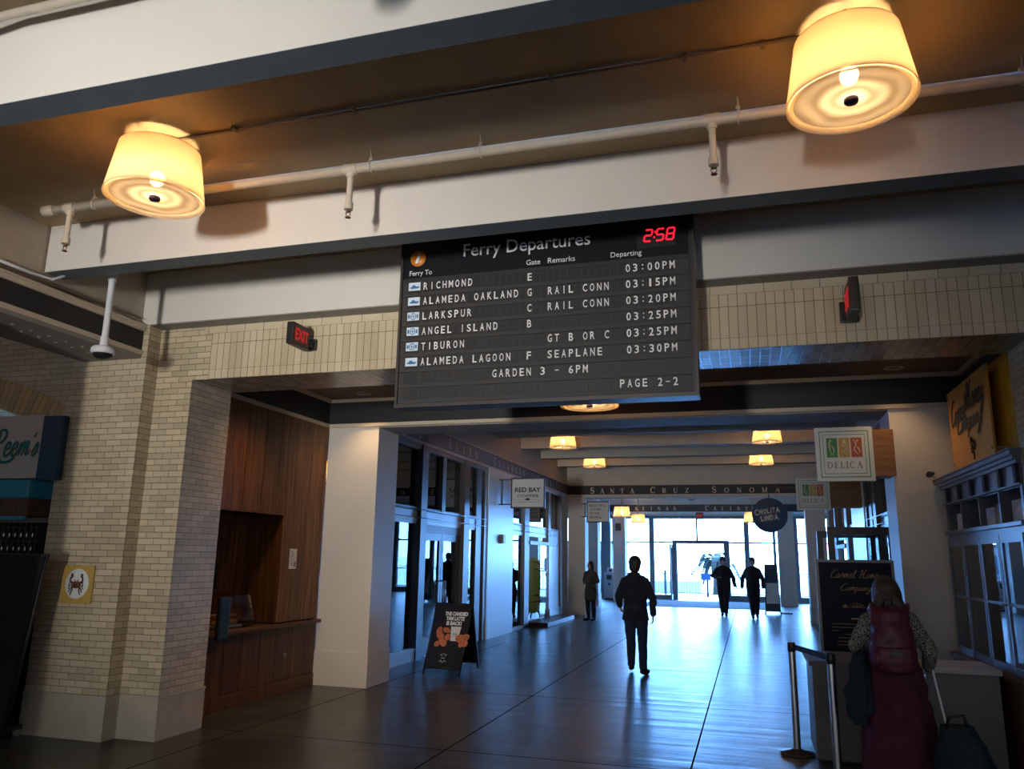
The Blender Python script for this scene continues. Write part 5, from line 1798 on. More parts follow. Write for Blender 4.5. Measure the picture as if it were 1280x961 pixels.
# boxes on the open shelf
def box_on_shelf(y0, y1, x0, h, mt, lab, grp=None, name='gift_box'):
    t = thing(name, lab, 'box', (x0 + .06, (y0 + y1) / 2, 2.05), grp)
    MB().bevbox(x0, x0 + .12, y0, y1, 2.05, 2.05 + h, .004).build('carton', mt, t)
    m = MB().box(x0 - .0015, x0, y0 + (y1 - y0) * .3, y1 - (y1 - y0) * .3, 2.05 + h * .45, 2.05 + h * .6)
    m.build('label_print', 'sign_gold', t)
    MB().box(x0 - .001, x0 + .121, y0 - .001, y1 + .001, 2.05 + h * .82, 2.05 + h * .835).build('lid_edge', 'sign_tan', t)
box_on_shelf(9.22, 9.42, 2.13, .17, 'kraft', 'pale carton with a small gold mark at the far end of the open shelf')
box_on_shelf(9.12, 9.18, 2.13, .17, 'kraft', 'narrow pale carton beside the divider on the open shelf')
box_on_shelf(8.06, 8.32, 2.13, .16, 'kraft', 'pale carton past the middle divider of the open shelf')
box_on_shelf(7.84, 7.98, 2.13, .18, 'kraft', 'tall pale carton nearest the second divider of the open shelf')
box_on_shelf(7.25, 7.55, 2.13, .18, 'kraft', 'pale carton at the near end of the open shelf')
t = thing('honey_tin', 'olive green domed tin behind the far carton on the open shelf', 'tin', (2.32, 9.3, 2.05))
MB().loft([((2.325, 9.30, 2.05), .05, .11), ((2.325, 9.30, 2.19), .05, .11), ((2.325, 9.30, 2.23), .04, .07), ((2.325, 9.30, 2.25), .01, .02)], 20).build('body', 'green_box', t)
MB().box(2.27, 2.275, 9.2, 9.4, 2.1, 2.16).build('label_band', 'sign_gold', t)
t = thing('honey_tin', 'olive green domed tin behind the middle carton on the open shelf', 'tin', (2.32, 8.17, 2.05))
MB().loft([((2.325, 8.17, 2.05), .05, .08), ((2.325, 8.17, 2.2), .05, .08), ((2.325, 8.17, 2.25), .03, .05), ((2.325, 8.17, 2.27), .01, .02)], 20).build('body', 'green_box', t)
MB().box(2.27, 2.275, 8.1, 8.24, 2.1, 2.16).build('label_band', 'sign_gold', t)

# amber company sign: front sheet held off a yellow back sheet
t = thing('company_sign', 'large amber sign with black brush script and a flower mark above the cabinet', 'sign', (2.3, 8.8, 3.1))
SXF = 2.20
back = MB().bevbox(2.30, 2.33, 7.80, 9.70, 2.62, 3.585, .006)
back.build('back_sheet', 'yellow_sign', t)
m = MB().bevbox(SXF, SXF + .022, 8.10, 9.62, 2.70, 3.55, .005)
f = m.build('front_sheet', 'orange_sign', t)
for y, z in ((8.16, 3.49), (8.16, 2.76), (9.56, 3.49), (9.56, 2.76)):
    MB().cyl((SXF - .012, y, z), (2.305, y, z), .014, n=14).build('standoff', 'steel', t)
m = MB()
put_strokes(m, script_flat('Carmel', .30, .35), (SXF - .001, 9.50, 3.14), -Y, Z, w=.66, h=.30)
put_strokes(m, script_flat('Honey', .30, .35), (SXF - .001, 8.90, 3.10), -Y, Z, w=.70, h=.42)
put_strokes(m, script_flat('Company', .30, .35), (SXF - .001, 9.30, 2.94), -Y, Z, w=.95, h=.32)
m.build('brush_lettering', 'sign_black', f)
m = MB()
for cy, cz, r in ((8.80, 2.90, .055), (8.72, 2.865, .05), (8.80, 2.83, .045)):
    for k in range(6):
        a = PI * k / 3
        m.tube([(SXF - .006, cy, cz), (SXF - .006, cy + r * math.cos(a) + .012 * math.sin(a), cz + r * math.sin(a)), (SXF - .006, cy + r * math.cos(a + .5), cz + r * math.sin(a + .5)), (SXF - .006, cy, cz)], .0045, 6)
m.tube([(SXF - .006, 8.78, 2.82), (SXF - .006, 8.75, 2.77), (SXF - .006, 8.77, 2.725)], .006, 6)
m.build('flower_mark', 'sign_black', f)

# counter
ct = thing('shop_counter', 'low counter with pale top and grey front at the lower right', 'counter', (1.3, 8.1, 0))
MB().bevbox(.98, 1.985, 7.80, 8.45, .79, .835, .006).build('worktop', 'counter_white', ct)
MB().box(.99, 1.97, 7.86, 8.40, .02, .79).build('front_panel', 'counter_panel', ct)
MB().bevbox(.46, .98, 7.80, 8.72, .795, .84, .006).build('worktop_flap', 'counter_dark', ct)
MB().box(.49, .98, 7.85, 8.66, .02, .795).build('end_panel', 'counter_dark', ct)
MB().box(.52, 1.95, 7.9, 8.4, .0, .02).build('plinth', 'black_plastic', ct)
# standing menu panel
t = thing('menu_board', 'tall navy menu panel with gold script in a pale metal frame behind the counter', 'menu', (1.0, 9.2, 0))
MB().bevbox(.70, 1.415, 9.185, 9.215, .16, 1.715, .004).build('panel', 'navy_coat', t)
MB().box(.675, .702, 9.17, 9.23, .05, 1.72).box(1.413, 1.44, 9.17, 9.23, .05, 1.72).box(.675, 1.44, 9.17, 9.23, 1.70, 1.73).build('frame', 'grey_soffit', t)
for x in (.69, 1.425):
    MB().box(x - .025, x + .025, 9.0, 9.4, 0, .05).build('foot', 'steel', t)
m = MB()
put_strokes(m, script_flat('Carmel Honey', .10, .3), (.82, 9.184, 1.50), X, Z, w=.50, h=.13)
put_strokes(m, script_flat('Company', .10, .3), (.91, 9.184, 1.375), X, Z, w=.30, h=.11)
for k in range(7):
    a = PI * k / 6
    m.tube([(1.055, 9.182, 1.24), (1.055 + .08 * math.cos(a), 9.182, 1.245 + .05 * math.sin(a)), (1.055 + .05 * math.cos(a + .4), 9.182, 1.24 + .04 * math.sin(a))], .003, 5)
    m.tube([(1.0 - .06, 9.182, 1.24), (.94 - .03 * math.cos(a), 9.182, 1.24 + .035 * math.sin(a))], .003, 5)
m.box(.99, 1.12, 9.181, 9.184, 1.12, 1.135)
for k, (a, b) in enumerate(((.80, 1.32), (.80, 1.30), (.80, .86), (.92, 1.28), (.86, 1.30), (.84, 1.1), (.84, 1.26))):
    m.box(a, b, 9.182, 9.184, 1.07 - .035 * k, 1.075 - .035 * k)
m.build('gold_lettering', 'gold_ink', t)

# open glass door leaves standing into the passage
def open_leaf(x0, x1, y, top, label):
    t = thing('shop_door_leaf', label, 'door', (x1, y, 0))
    m = MB().box(x0, x0 + .10, y - .03, y + .03, .02, top).box(x1 - .09, x1, y - .03, y + .03, .02, top).box(x0, x1, y - .03, y + .03, top - .12, top).box(x0, x1, y - .03, y + .03, .02, .3)
    m.build('leaf_frame', 'dark_steel', t)
    MB().box(x0 + .1, x1 - .09, y - .004, y + .004, .3, top - .12).build('pane', 'glass', t)
    MB().tube([(x0 + .05, y - .03, .8), (x0 + .05, y - .09, .82), (x0 + .05, y - .09, 1.2), (x0 + .05, y - .03, 1.22)], .013, 8).build('pull_handle', 'steel', t)
open_leaf(1.20, XR, 13.6, 2.25, 'dark framed glass door leaf standing open behind the menu panel')
open_leaf(1.18, XR - .02, 15.4, 2.25, 'second dark framed glass door leaf standing open farther down the passage')

# ------------------------------------------------------------------ queue posts and belt
def stanchion(x, y, label):
    t = thing('queue_post', label, 'stanchion', (x, y, 0), 'steel queue posts')
    MB().lathe([(.0, .0), (.148, .0), (.15, .012), (.14, .022), (.06, .04), (.038, .05), (.0, .05)], (x, y, 0), 36).build('base', 'dark_steel', t)
    MB().cyl((x, y, .04), (x, y, .90), .032, n=24).build('tube', 'steel', t)
    MB().lathe([(.0, .97), (.03, .97), (.036, .96), (.036, .89), (.032, .885)], (x, y, 0), 24).build('belt_head', 'black_plastic', t)
    return t
stanchion(.335, 8.06, 'steel queue post with a round black base, left of the pair before the counter')
stanchion(.60, 7.24, 'steel queue post cut off by the lower frame, right of the pair')
tag(MB().obox((.350, 8.026, .905), (.237, -.752, 0), (.003, .001, 0), (0, 0, .05)).build('queue_belt', 'belt'), 'dark belt stretched between the two steel queue posts', 'belt')

# ------------------------------------------------------------------ pavement sign with the latte
t = thing('pavement_sign', 'black folding pavement sign advertising a yam latte, in front of the shop doors', 'sign', (-4.3, 11.5, 0))
def leaf(y0, y1, zt, zb, name, face):
    # board from top edge (y0, zt) to bottom (y1, zb)
    xl0, xr0, xl1, xr1 = -4.585, -4.01, -4.655, -4.06
    top_l, top_r = Vector((-4.55, y0, zt)), Vector((-3.99, y0, zt))
    bot_l, bot_r = Vector((-4.63, y1, zb)), Vector((-4.07, y1, zb))
    dr = (bot_r - bot_l).normalized()
    up = (top_l - bot_l).normalized()
    n = dr.cross(up).normalized()
    m = MB().prism([bot_l, bot_r, top_r, top_l], n * -.018)
    o = m.build(name, 'board_header', t)
    m = MB()
    for a, b in ((bot_l - up * .10, top_l + up * .01), (bot_r - up * .10, top_r + up * .01), (top_l, top_r), (bot_l, bot_r)):
        m.tube([a, b], .013, 8)
    m.build('leg_frame', 'black_plastic', t)
    return bot_l, dr, up, n, (top_l - bot_l).length, o
bl, dr, up, n, L, o = leaf(11.42, 11.20, 1.0, .11, 'front_board', True)
leaf(11.46, 11.95, 1.0, .12, 'rear_board', False)
m = MB()
sh = (Vector((-4.55, 11.42, 1.0)) - bl).dot(dr)
for k, (s, w) in enumerate((('THE CANDIED', .36), ('YAM LATTE', .29), ('IS BACK!', .24))):
    put(m, sans(s, .045), bl + dr * (.28 + sh * (.83 - .085 * k)) + up * (L * (.845 - .075 * k)) + n * .001, dr, up, w=w, h=.058, mode='c', depth=.003)
m.build('slogan', 'ink_white', o)
cup0 = bl + dr * (.34 + sh * .5) + up * (L * .42) + n * .004
m = MB().prism([cup0 + dr * -.055, cup0 + dr * .055, cup0 + dr * .078 + up * .19, cup0 + dr * -.078 + up * .19], n * .004)
m.prism([cup0 + dr * -.083 + up * .19, cup0 + dr * .083 + up * .19, cup0 + dr * .080 + up * .205, cup0 + dr * -.080 + up * .205], n * .006)
cpo = m.build('cup_picture', 'sign_white', o)
m = MB()
put(m, sans('RED BAY', .02), cup0 + up * .10 + n * .005, dr, up, w=.08, h=.02, mode='c', depth=.002)
put(m, sans('COFFEE', .01), cup0 + up * .07 + n * .005, dr, up, w=.06, h=.012, mode='c', depth=.002)
m.build('cup_lettering', 'sign_black', cpo)
m = MB()
random.seed(3)
for k in range(16):
    a = random.uniform(-.26, -.10) if k < 10 else random.uniform(.06, .22)
    b = random.uniform(-.05, .17) if k < 10 else random.uniform(-.05, .06)
    c = cup0 + dr * a + up * b + n * .002
    w, h = random.uniform(.03, .055), random.uniform(.03, .07)
    th = random.uniform(0, PI)
    pts = [c + (dr * math.cos(th) + up * math.sin(th)) * w * math.cos(2 * PI * j / 9) + (up * math.cos(th) - dr * math.sin(th)) * h * math.sin(2 * PI * j / 9) for j in range(9)]
    m.prism(pts, n * (.002 + .0004 * k))
m.build('yam_picture', 'orange_yam', o)
m = MB()
e0 = bl + dr * (.255 + sh * .1) + up * (L * .155) + n * .002
for a, b in (((-.05, .05), (-.02, .03)), ((.05, .05), (.02, .03)), ((-.05, -.05), (-.02, -.03)), ((.05, -.05), (.02, -.03)), ((-.03, 0), (.03, 0)), ((-.02, .055), (.02, .055)), ((-.02, -.055), (.02, -.055))):
    m.tube([e0 + dr * a[0] + up * a[1], e0 + dr * b[0] + up * b[1]], .004, 6)
m.build('emblem', 'ink_white', o)

# far pavement sign, mat, bins
t = thing('pavement_sign', 'dark folding pavement sign beside the walking men near the bay doors', 'sign', (.65, 28, 0))
m = MB().prism([(.42, 27.8, .1), (.90, 27.8, .1), (.86, 28.0, 1.6), (.45, 28.0, 1.6)], (0, .03, 0))
m.build('front_board', 'navy_panel', t)
MB().prism([(.46, 27.84, .35), (.86, 27.84, .35), (.84, 27.93, 1.0), (.48, 27.93, 1.0)], (0, -.02, 0)).build('poster', 'sign_white', t)
MB().prism([(.42, 28.4, .1), (.90, 28.4, .1), (.86, 28.03, 1.6), (.45, 28.03, 1.6)], (0, .03, 0)).box(.40, .44, 27.75, 28.45, 0, .1).box(.88, .92, 27.75, 28.45, 0, .1).box(.9, 1.25, 27.78, 27.9, .03, .08).build('rear_board', 'black_plastic', t)
tag(MB().bevbox(-4.05, .75, 30.4, 35.0, .0, .014, .004).build('entrance_mat', 'mat_grey'), 'wide dark grey entrance mat inside the bay doors', 'mat')
def bin_(x, lab):
    t = thing('recycling_bin', lab, 'bin', (x, 34.6, 0), 'grey recycling bins')
    MB().bevbox(x - .22, x + .22, 34.35, 34.85, .06, 1.12, .02).build('cabinet', 'bin_grey', t)
    MB().bevbox(x - .11, x + .11, 34.335, 34.36, .82, 1.02, .02).build('opening', 'black_plastic', t)
    MB().lathe([(.0, -.006), (.05, -.005), (.055, 0)], (x, 34.348, .64), 20, axis='y').build('round_label', 'blue_sign', t)
    MB().box(x - .2, x + .2, 34.38, 34.8, 0, .06).build('base', 'black_plastic', t)
    return t
bin_(-5.82, 'grey recycling bin at the left of the row below the bay window')
bin_(-5.36, 'grey recycling bin second from the left below the bay window')
bin_(-4.90, 'grey recycling bin third in the row, behind the walking person')
t = thing('napkin_holder', 'small steel box on top of the leftmost grey recycling bin', 'holder', (-5.78, 34.6, 1.12))
MB().bevbox(-5.92, -5.64, 34.45, 34.75, 1.12, 1.32, .02).build('box', 'steel', t)
MB().box(-5.85, -5.71, 34.44, 34.455, 1.16, 1.26).build('slot', 'black_plastic', t)
# wall box on the hall pillar and speaker on the pilaster
t = thing('wall_speaker', 'small dark speaker on the left white pilaster below the coffee sign', 'speaker', (XL + .05, 17.3, 2.1))
MB().bevbox(XL + .05, XL + .13, 17.2, 17.4, 2.0, 2.2, .02).build('case', 'mullion', t)
MB().box(XL + .13, XL + .133, 17.22, 17.38, 2.02, 2.18).build('grille', 'black_plastic', t)
t = thing('wall_speaker', 'small black speaker high on the end hall pillar beside the lit pendant', 'speaker', (-5.2, 33.2, 3.1))
MB().bevbox(-5.33, -5.12, 33.14, 33.29, 2.85, 3.15, .02).build('case', 'black_plastic', t)
MB().box(-5.3, -5.15, 33.13, 33.142, 2.88, 3.1).build('grille', 'dark_steel', t)

# ------------------------------------------------------------------ yellow display inside the second shop opening
t = thing('display_chair', 'yellow padded egg-shaped seat with dark straps on wooden legs in the second shop doorway', 'display', (-6.0, 22.3, 0))
m = MB().ell((-6.0, 22.45, .92), .34, .62, .78, 24, 16)
m.build('padded_shell', 'yellow_pad', t)
m = MB()
for k, (z, a) in enumerate(((.55, .2), (.7, .1), (1.25, -.4), (1.45, -.55))):
    pts = []
    for j in range(13):
        q = -1 + 2 * j / 12
        yy = 22.45 + .6 * q
        zz = z + a * q * .5
        e = 1 - ((yy - 22.45) / .62) ** 2 - ((zz - .92) / .78) ** 2
        if e > 0:
            pts.append((-6.0 + .345 * math.sqrt(e), yy, zz))
    if len(pts) > 2:
        m.tube(pts, .014, 8)
m.build('strap', 'black_plastic', t)
for a in (0, 2.1, 4.2):
    MB().cyl((-6.0 + .1 * math.cos(a), 22.45 + .1 * math.sin(a), .3), (-6.0 + .26 * math.cos(a), 22.45 + .26 * math.sin(a), 0.0), .03, .02).build('leg', 'wood_box', t)
m = MB()
vs, n = [], 40
for r in range(9):
    for k in range(n + 1):
        vs.append((-6.50 + .05 * math.sin(k * 1.1 + r * .3), 21.75 + 1.35 * k / n, 2.1 - 2.08 * r / 8))
m.add(vs, [(r * (n + 1) + k, r * (n + 1) + k + 1, (r + 1) * (n + 1) + k + 1, (r + 1) * (n + 1) + k) for r in range(8) for k in range(n)], True)
o = m.build('yellow_curtain', 'yellow_pad')
o.modifiers.new('thickness', 'SOLIDIFY').thickness = .008
tag(o, 'folded yellow curtain hanging behind the padded seat in the second shop doorway', 'curtain')
t = thing('glass_door_leaf', 'clear glass door leaf with a white notice, open at the second shop doorway', 'door', (XL - .05, 22.1, 0))
MB().box(XL - .08, XL - .06, 21.3, 22.1, .1, 2.03).build('pane', 'glass', t)
MB().box(XL - .09, XL - .05, 22.04, 22.12, .1, 2.03).build('stile', 'steel', t)
MB().box(XL - .058, XL - .055, 21.75, 22.02, 1.35, 1.68).box(XL - .058, XL - .055, 21.85, 21.98, 1.2, 1.28).build('notice', 'paper', t)
tag(MB().prism([(XL - .1, 19.85, .002), (XL - .1, 23.0, .002), (XL - .1, 23.0, .1), (XL - .1, 19.85, .1)], (.62, 0, 0)).build('threshold_ramp', 'wood_ledge'), 'low brown threshold block at the second shop doorway', 'ramp')
# ------------------------------------------------------------------ people
_fold = bpy.data.textures.new('cloth_folds', 'CLOUDS')
_fold.noise_scale = .11
class Blob(MB):
    """overlapping rounded solids, fused into one continuous skin"""
    def cap(self, p0, p1, r0, r1=None, n=14):
        r1 = r0 if r1 is None else r1
        p0, p1 = Vector(p0), Vector(p1)
        self.cyl(p0, p1, r0, r1, n=n)
        self.ell(p0, r0, r0, r0, n, 8)
        self.ell(p1, r1, r1, r1, n, 8)
        return self
    def chain(self, pts, rs):
        for a, b, r0, r1 in zip(pts[:-1], pts[1:], rs[:-1], rs[1:]):
            self.cap(a, b, r0, r1)
        return self
    def skin(self, name, mt, parent, voxel=.010, smooth=4, folds=0.0):
        me = self.mesh(name, mt, BASE.get(parent.name, (0, 0, 0)))
        tmp = bpy.data.objects.new(name, me)
        COL.objects.link(tmp)
        r = tmp.modifiers.new('fuse', 'REMESH')
        r.mode = 'VOXEL'
        r.voxel_size = voxel
        s = tmp.modifiers.new('soften', 'SMOOTH')
        s.iterations = smooth
        s.factor = .5
        if folds:
            d = tmp.modifiers.new('folds', 'DISPLACE')
            d.texture = _fold
            d.strength = folds
            d.mid_level = .5
            d.texture_coords = 'LOCAL'
        dg = bpy.context.evaluated_depsgraph_get()
        m2 = bpy.data.meshes.new_from_object(tmp.evaluated_get(dg))
        bpy.data.objects.remove(tmp)
        bpy.data.meshes.remove(me)
        m2.name = name
        for p in m2.polygons:
            p.use_smooth = True
        if not m2.materials:
            m2.materials.append(M[mt])
        o = bpy.data.objects.new(name, m2)
        COL.objects.link(o)
        o.parent = parent
        return o

def hand(b, w, d, side, curl=.5, sz=1.0):
    """palm, four unequal bent fingers and a thumb leaving the side of the palm"""
    w, d = Vector(w), Vector(d).normalized()
    lat = Vector((0, -1, 0))                       # knuckle row runs front to back
    if abs(d.dot(lat)) > .8:
        lat = Vector((side, 0, 0))
    lat = (lat - d * lat.dot(d)).normalized()
    nrm = d.cross(lat) * side                      # back of the hand looks outward
    inn = nrm * -1 if nrm.x * side > 0 else nrm
    pc = w + d * .05 * sz
    for k in (-1, -.33, .33, 1):
        b.cap(w + d * .012, w + d * .085 * sz + lat * k * .026 * sz, .017 * sz, .0125 * sz, 8)
    for k, L in ((1, .072), (.33, .082), (-.33, .076), (-1, .058)):
        p = w + d * .088 * sz + lat * k * .026 * sz
        q = p + (d * (1 - .3 * curl) + inn * .45 * curl).normalized() * L * .5 * sz
        r = q + (d * (1 - .9 * curl) + inn * 1.1 * curl).normalized() * L * .5 * sz
        b.chain([p, q, r], [.0105 * sz, .0095 * sz, .0075 * sz])
    t0 = w + d * .028 * sz + lat * .022 * sz
    t1 = t0 + (lat * .8 + d * .7 + inn * .2).normalized() * .04 * sz
    t2 = t1 + (lat * .25 + d + inn * .35).normalized() * .034 * sz
    b.chain([t0, t1, t2], [.014 * sz, .012 * sz, .009 * sz])

def head(b, c, s=1.0, yaw=0.0, tilt=0.0):
    R_ = Matrix.Translation(Vector(c)) @ Matrix.Rotation(yaw, 4, 'Z') @ Matrix.Rotation(tilt, 4, 'X')
    k = len(b.v)
    b.ell((0, .01 * s, .02 * s), .076 * s, .094 * s, .098 * s, 20, 14)
    b.ell((0, -.022 * s, -.05 * s), .056 * s, .066 * s, .066 * s, 16, 10)
    b.ell((0, -.060 * s, -.092 * s), .024 * s, .022 * s, .020 * s, 12, 8)
    b.cap((0, -.082 * s, .012 * s), (0, -.104 * s, -.026 * s), .010 * s, .014 * s, 8)
    b.cap((-.034 * s, -.074 * s, .024 * s), (.034 * s, -.074 * s, .024 * s), .014 * s, .014 * s, 8)
    b.cap((-.020 * s, -.082 * s, -.060 * s), (.020 * s, -.082 * s, -.060 * s), .009 * s, .009 * s, 8)
    for sd in (-1, 1):
        b.ell((sd * .079 * s, .008 * s, -.012 * s), .013 * s, .022 * s, .034 * s, 10, 8)
        b.ell((sd * .038 * s, -.058 * s, -.025 * s), .022 * s, .022 * s, .022 * s, 10, 8)
    for i in range(k, len(b.v)):
        b.v[i] = tuple(R_ @ Vector(b.v[i]))
    return R_

def person(label, loc, rz, h=1.75, P=None, top='navy_coat', legs='denim', shoe='black_cloth', hair='hair_dark', hair_len=0.0, coat=None,
           build=1.0, head_yaw=0.0, head_tilt=0.0, vox=.012, bag=None, skirt=None, group=None, hat=False, skin='skin', lean=0.0, fem=False, hair_big=1.0):
    """facing -y locally; P overrides joints (metres for a 1.75 m figure)"""
    s = h / 1.75
    J = dict(hipL=(.092, 0, .92), hipR=(-.092, 0, .92), kneeL=(.10, -.01, .50), kneeR=(-.10, -.01, .50), ankL=(.105, .02, .085), ankR=(-.105, .02, .085),
             shL=(.165, 0, 1.385), shR=(-.165, 0, 1.385), elL=(.235, .02, 1.14), elR=(-.235, .02, 1.14), wrL=(.245, -.05, .89), wrR=(-.245, -.05, .89),
             toeL=(.12, -.17, .0), toeR=(-.12, -.17, .0), neck=(0, .01, 1.49), head=(0, -.012, 1.63), chest=(0, 0, 1.27), waist=(0, 0, 1.08), pelv=(0, .005, .95))
    if P: J.update(P)
    J = {k: Vector(v) * s for k, v in J.items()}
    t = thing('person', label, 'person', loc, group, rz, world=False)
    B = build
    sw = .93 if fem else 1.0
    # body: one continuous figure
    b = Blob()
    b.chain([J['pelv'], J['waist'], J['chest']], [.11 * s, .10 * s, .105 * s])
    b.chain([J['shL'] * 1.0, J['neck'] - Vector((0, 0, .05)) * s, J['shR']], [.05 * s, .06 * s, .05 * s])
    b.chain([J['neck'] - Vector((0, 0, .06)) * s, J['neck'] + Vector((0, -.005, .05)) * s, J['head'] - Vector((0, -.01, .03)) * s], [.062 * s, .052 * s, .05 * s])
    for q, sd in (('L', 1), ('R', -1)):
        b.chain([J['sh' + q], J['el' + q], J['wr' + q]], [.05 * s, .039 * s, .027 * s])
        hand(b, J['wr' + q], J['wr' + q] - J['el' + q], sd, .55, s)
        b.chain([J['hip' + q], J['knee' + q], J['ank' + q]], [.085 * s, .056 * s, .038 * s])
        b.cap(J['ank' + q], J['ank' + q].lerp(J['toe' + q], .8) - Vector((0, 0, .0)), .036 * s, .03 * s)
    R_ = head(b, J['head'], s, head_yaw, head_tilt)
    b.skin('body', skin, t, .009, 3)
    # eyes
    for sd in (-1, 1):
        m = MB()
        m.ell(R_ @ Vector((sd * .033 * s, -.083 * s, -.002 * s)), .008 * s, .006 * s, .005 * s, 10, 8)
        m.build('eye', 'black_plastic', t)
    # trousers
    if not skirt:
        b = Blob()
        b.cap(J['pelv'] + Vector((0, 0, .03)), J['pelv'] - Vector((0, 0, .04)) * s, .145 * s * B, .14 * s * B)
        for q in 'LR':
            b.chain([J['hip' + q], J['knee' + q], J['ank' + q].lerp(J['knee' + q], .06)], [.102 * s * B, .075 * s * B, .062 * s])
        b.skin('trousers', legs, t, vox, 4, .02)
    # shoes
    for q in 'LR':
        b = Blob()
        a, e = J['ank' + q], J['toe' + q]
        d = (e - a)
        up = Vector((0, 0, 1))
        heel = a + Vector((0, 0, -.03)) * s - Vector((d.x, d.y, 0)).normalized() * .035 * s
        b.cap(a, heel, .046 * s, .042 * s)
        b.chain([heel, a.lerp(e, .55) + Vector((0, 0, .0)), e + Vector((0, 0, .038)) * s], [.042 * s, .045 * s, .036 * s])
        b.skin('shoe', shoe, t, .010, 3)
    # top
    b = Blob()
    hem = J['pelv'] - Vector((0, 0, .06)) * s
    yk = [(hem, .185 * B, .145 * B), (J['waist'], .172 * B * sw, .128 * B), (J['chest'], .192 * B * sw, .138 * B), (J['chest'] + Vector((0, 0, .10)) * s, .172 * B * sw, .118), (J['neck'] - Vector((0, 0, .02)) * s, .075, .07)]
    if coat:
        yk = [(Vector((hem.x, hem.y, coat * s)), .205 * B, .17 * B), (hem, .19 * B, .15 * B)] + yk[1:]
    b.loft([(p, rx * s, ry * s) for p, rx, ry in yk], 28)
    b.chain([J['shL'], J['neck'] - Vector((0, 0, .035)) * s, J['shR']], [.058 * s * B, .080 * s, .058 * s * B])
    b.lathe([(.058 * s, 0), (.085 * s, .0), (.082 * s, .05 * s), (.06 * s, .055 * s), (.058 * s, 0)], J['neck'] - Vector((0, 0, .02)) * s, 20)
    for q in 'LR':
        b.chain([J['sh' + q], J['el' + q], J['wr' + q].lerp(J['el' + q], .10)], [.064 * s * B, .058 * s * B, .05 * s * B])
    b.skin('jacket', top, t, vox, 4, .028)
    if skirt:
        b = Blob()
        zs, mt = skirt
        b.loft([((J['pelv'].x, J['pelv'].y, zs * s), .31 * s, .26 * s), ((J['pelv'].x, J['pelv'].y, .5 * s), .29 * s, .235 * s), ((J['pelv'].x, J['pelv'].y, .85 * s), .245 * s, .20 * s), ((J['pelv'].x, J['pelv'].y, 1.0 * s), .225 * s, .18 * s), (J['waist'] + Vector((0, 0, .02)), .20 * s, .16 * s)], 30)
        b.skin('skirt', mt, t, vox, 5, .05)
    # hair
    b = Blob()
    k = len(b.v)
    if hat:
        b.ell((0, .012 * s, .045 * s), .090 * s, .108 * s, .092 * s, 20, 12)
    else:
        b.ell((0, .022 * s, .040 * s), .086 * s, .096 * s, .092 * s, 20, 12)
        b.ell((0, .045 * s, -.005 * s), .080 * s, .070 * s, .095 * s, 16, 10)
    if hair_len:
        b.ell((0, .045 * s, -.045 * s), .092 * s, .075 * s, (.06 + hair_len) * s, 18, 12)
        for sd in (-1, 1):
            b.ell((sd * .055 * s, .05 * s, -.075 * s), .05 * s, .05 * s, .05 * s, 12, 10)
            b.ell((sd * .072 * s, .02 * s, -.03 * s), .028 * s, .05 * s, (.06 + hair_len * .8) * s, 12, 10)
    for i in range(k, len(b.v)):
        b.v[i] = tuple(R_ @ (Vector(b.v[i]) * hair_big))
    b.skin('knit_cap' if hat else 'hair', hair, t, .009, 3, .012)
    return t, J, s

# walking away down the middle of the passage
person('person in a dark navy jacket and jeans walking away down the middle of the floor', (-1.73, 12.62, 0), PI + .05, 1.72,
       dict(kneeL=(.09, -.10, .49), ankL=(.095, -.16, .10), toeL=(.10, -.34, .03), kneeR=(-.10, .01, .49), ankR=(-.115, .14, .085), toeR=(-.17, .0, .0),
            elL=(.265, .05, 1.15), wrL=(.255, -.12, 1.0), elR=(-.275, .08, 1.14), wrR=(-.27, .02, .88)), top='navy_coat', legs='denim', build=1.04, hair='hair_dark', coat=.80, vox=.011, hair_big=1.22)
# woman with a coat at the left
person('person in a long olive coat over a rust knit standing by the left end pier', (-4.32, 22.4, 0), -.45, 1.62,
       dict(elL=(.25, .03, 1.17), wrL=(.10, -.20, 1.16), elR=(-.25, .02, 1.17), wrR=(-.06, -.22, 1.12), ankL=(.08, .05, .085), toeL=(.13, -.14, 0)), top='olive_coat', legs='black_coat', hair='hair_dark', hair_len=.05, coat=.62, fem=True, head_yaw=-.5)
# two men walking in
person('person in a dark coat walking in from the bay doors, hand at the chest', (-.83, 26.4, 0), .05, 1.79,
       dict(kneeL=(.07, -.07, .50), ankL=(.04, -.06, .085), toeL=(.05, -.25, 0), kneeR=(-.08, .0, .5), ankR=(-.06, .10, .10), toeR=(-.08, -.06, .0), elR=(-.32, .04, 1.2), wrR=(-.17, -.16, 1.16), elL=(.30, .04, 1.15), wrL=(.33, -.03, .90)), top='black_coat', legs='black_coat', build=1.18, hair='hair_dark', hair_big=1.18)
person('person in a dark jacket walking in, nearest the far pavement sign', (.06, 25.8, 0), -.05, 1.79,
       dict(kneeR=(-.05, -.08, .50), ankR=(-.03, -.08, .085), toeR=(-.02, -.26, 0), kneeL=(.09, .0, .5), ankL=(.08, .12, .10), toeL=(.10, -.04, .0), elL=(.29, .02, 1.14), wrL=(.29, -.04, .88), elR=(-.30, .04, 1.15), wrR=(-.32, -.02, .88)), top='black_coat', legs='navy_coat', build=1.15, hair='hair_dark', hair_big=1.18)
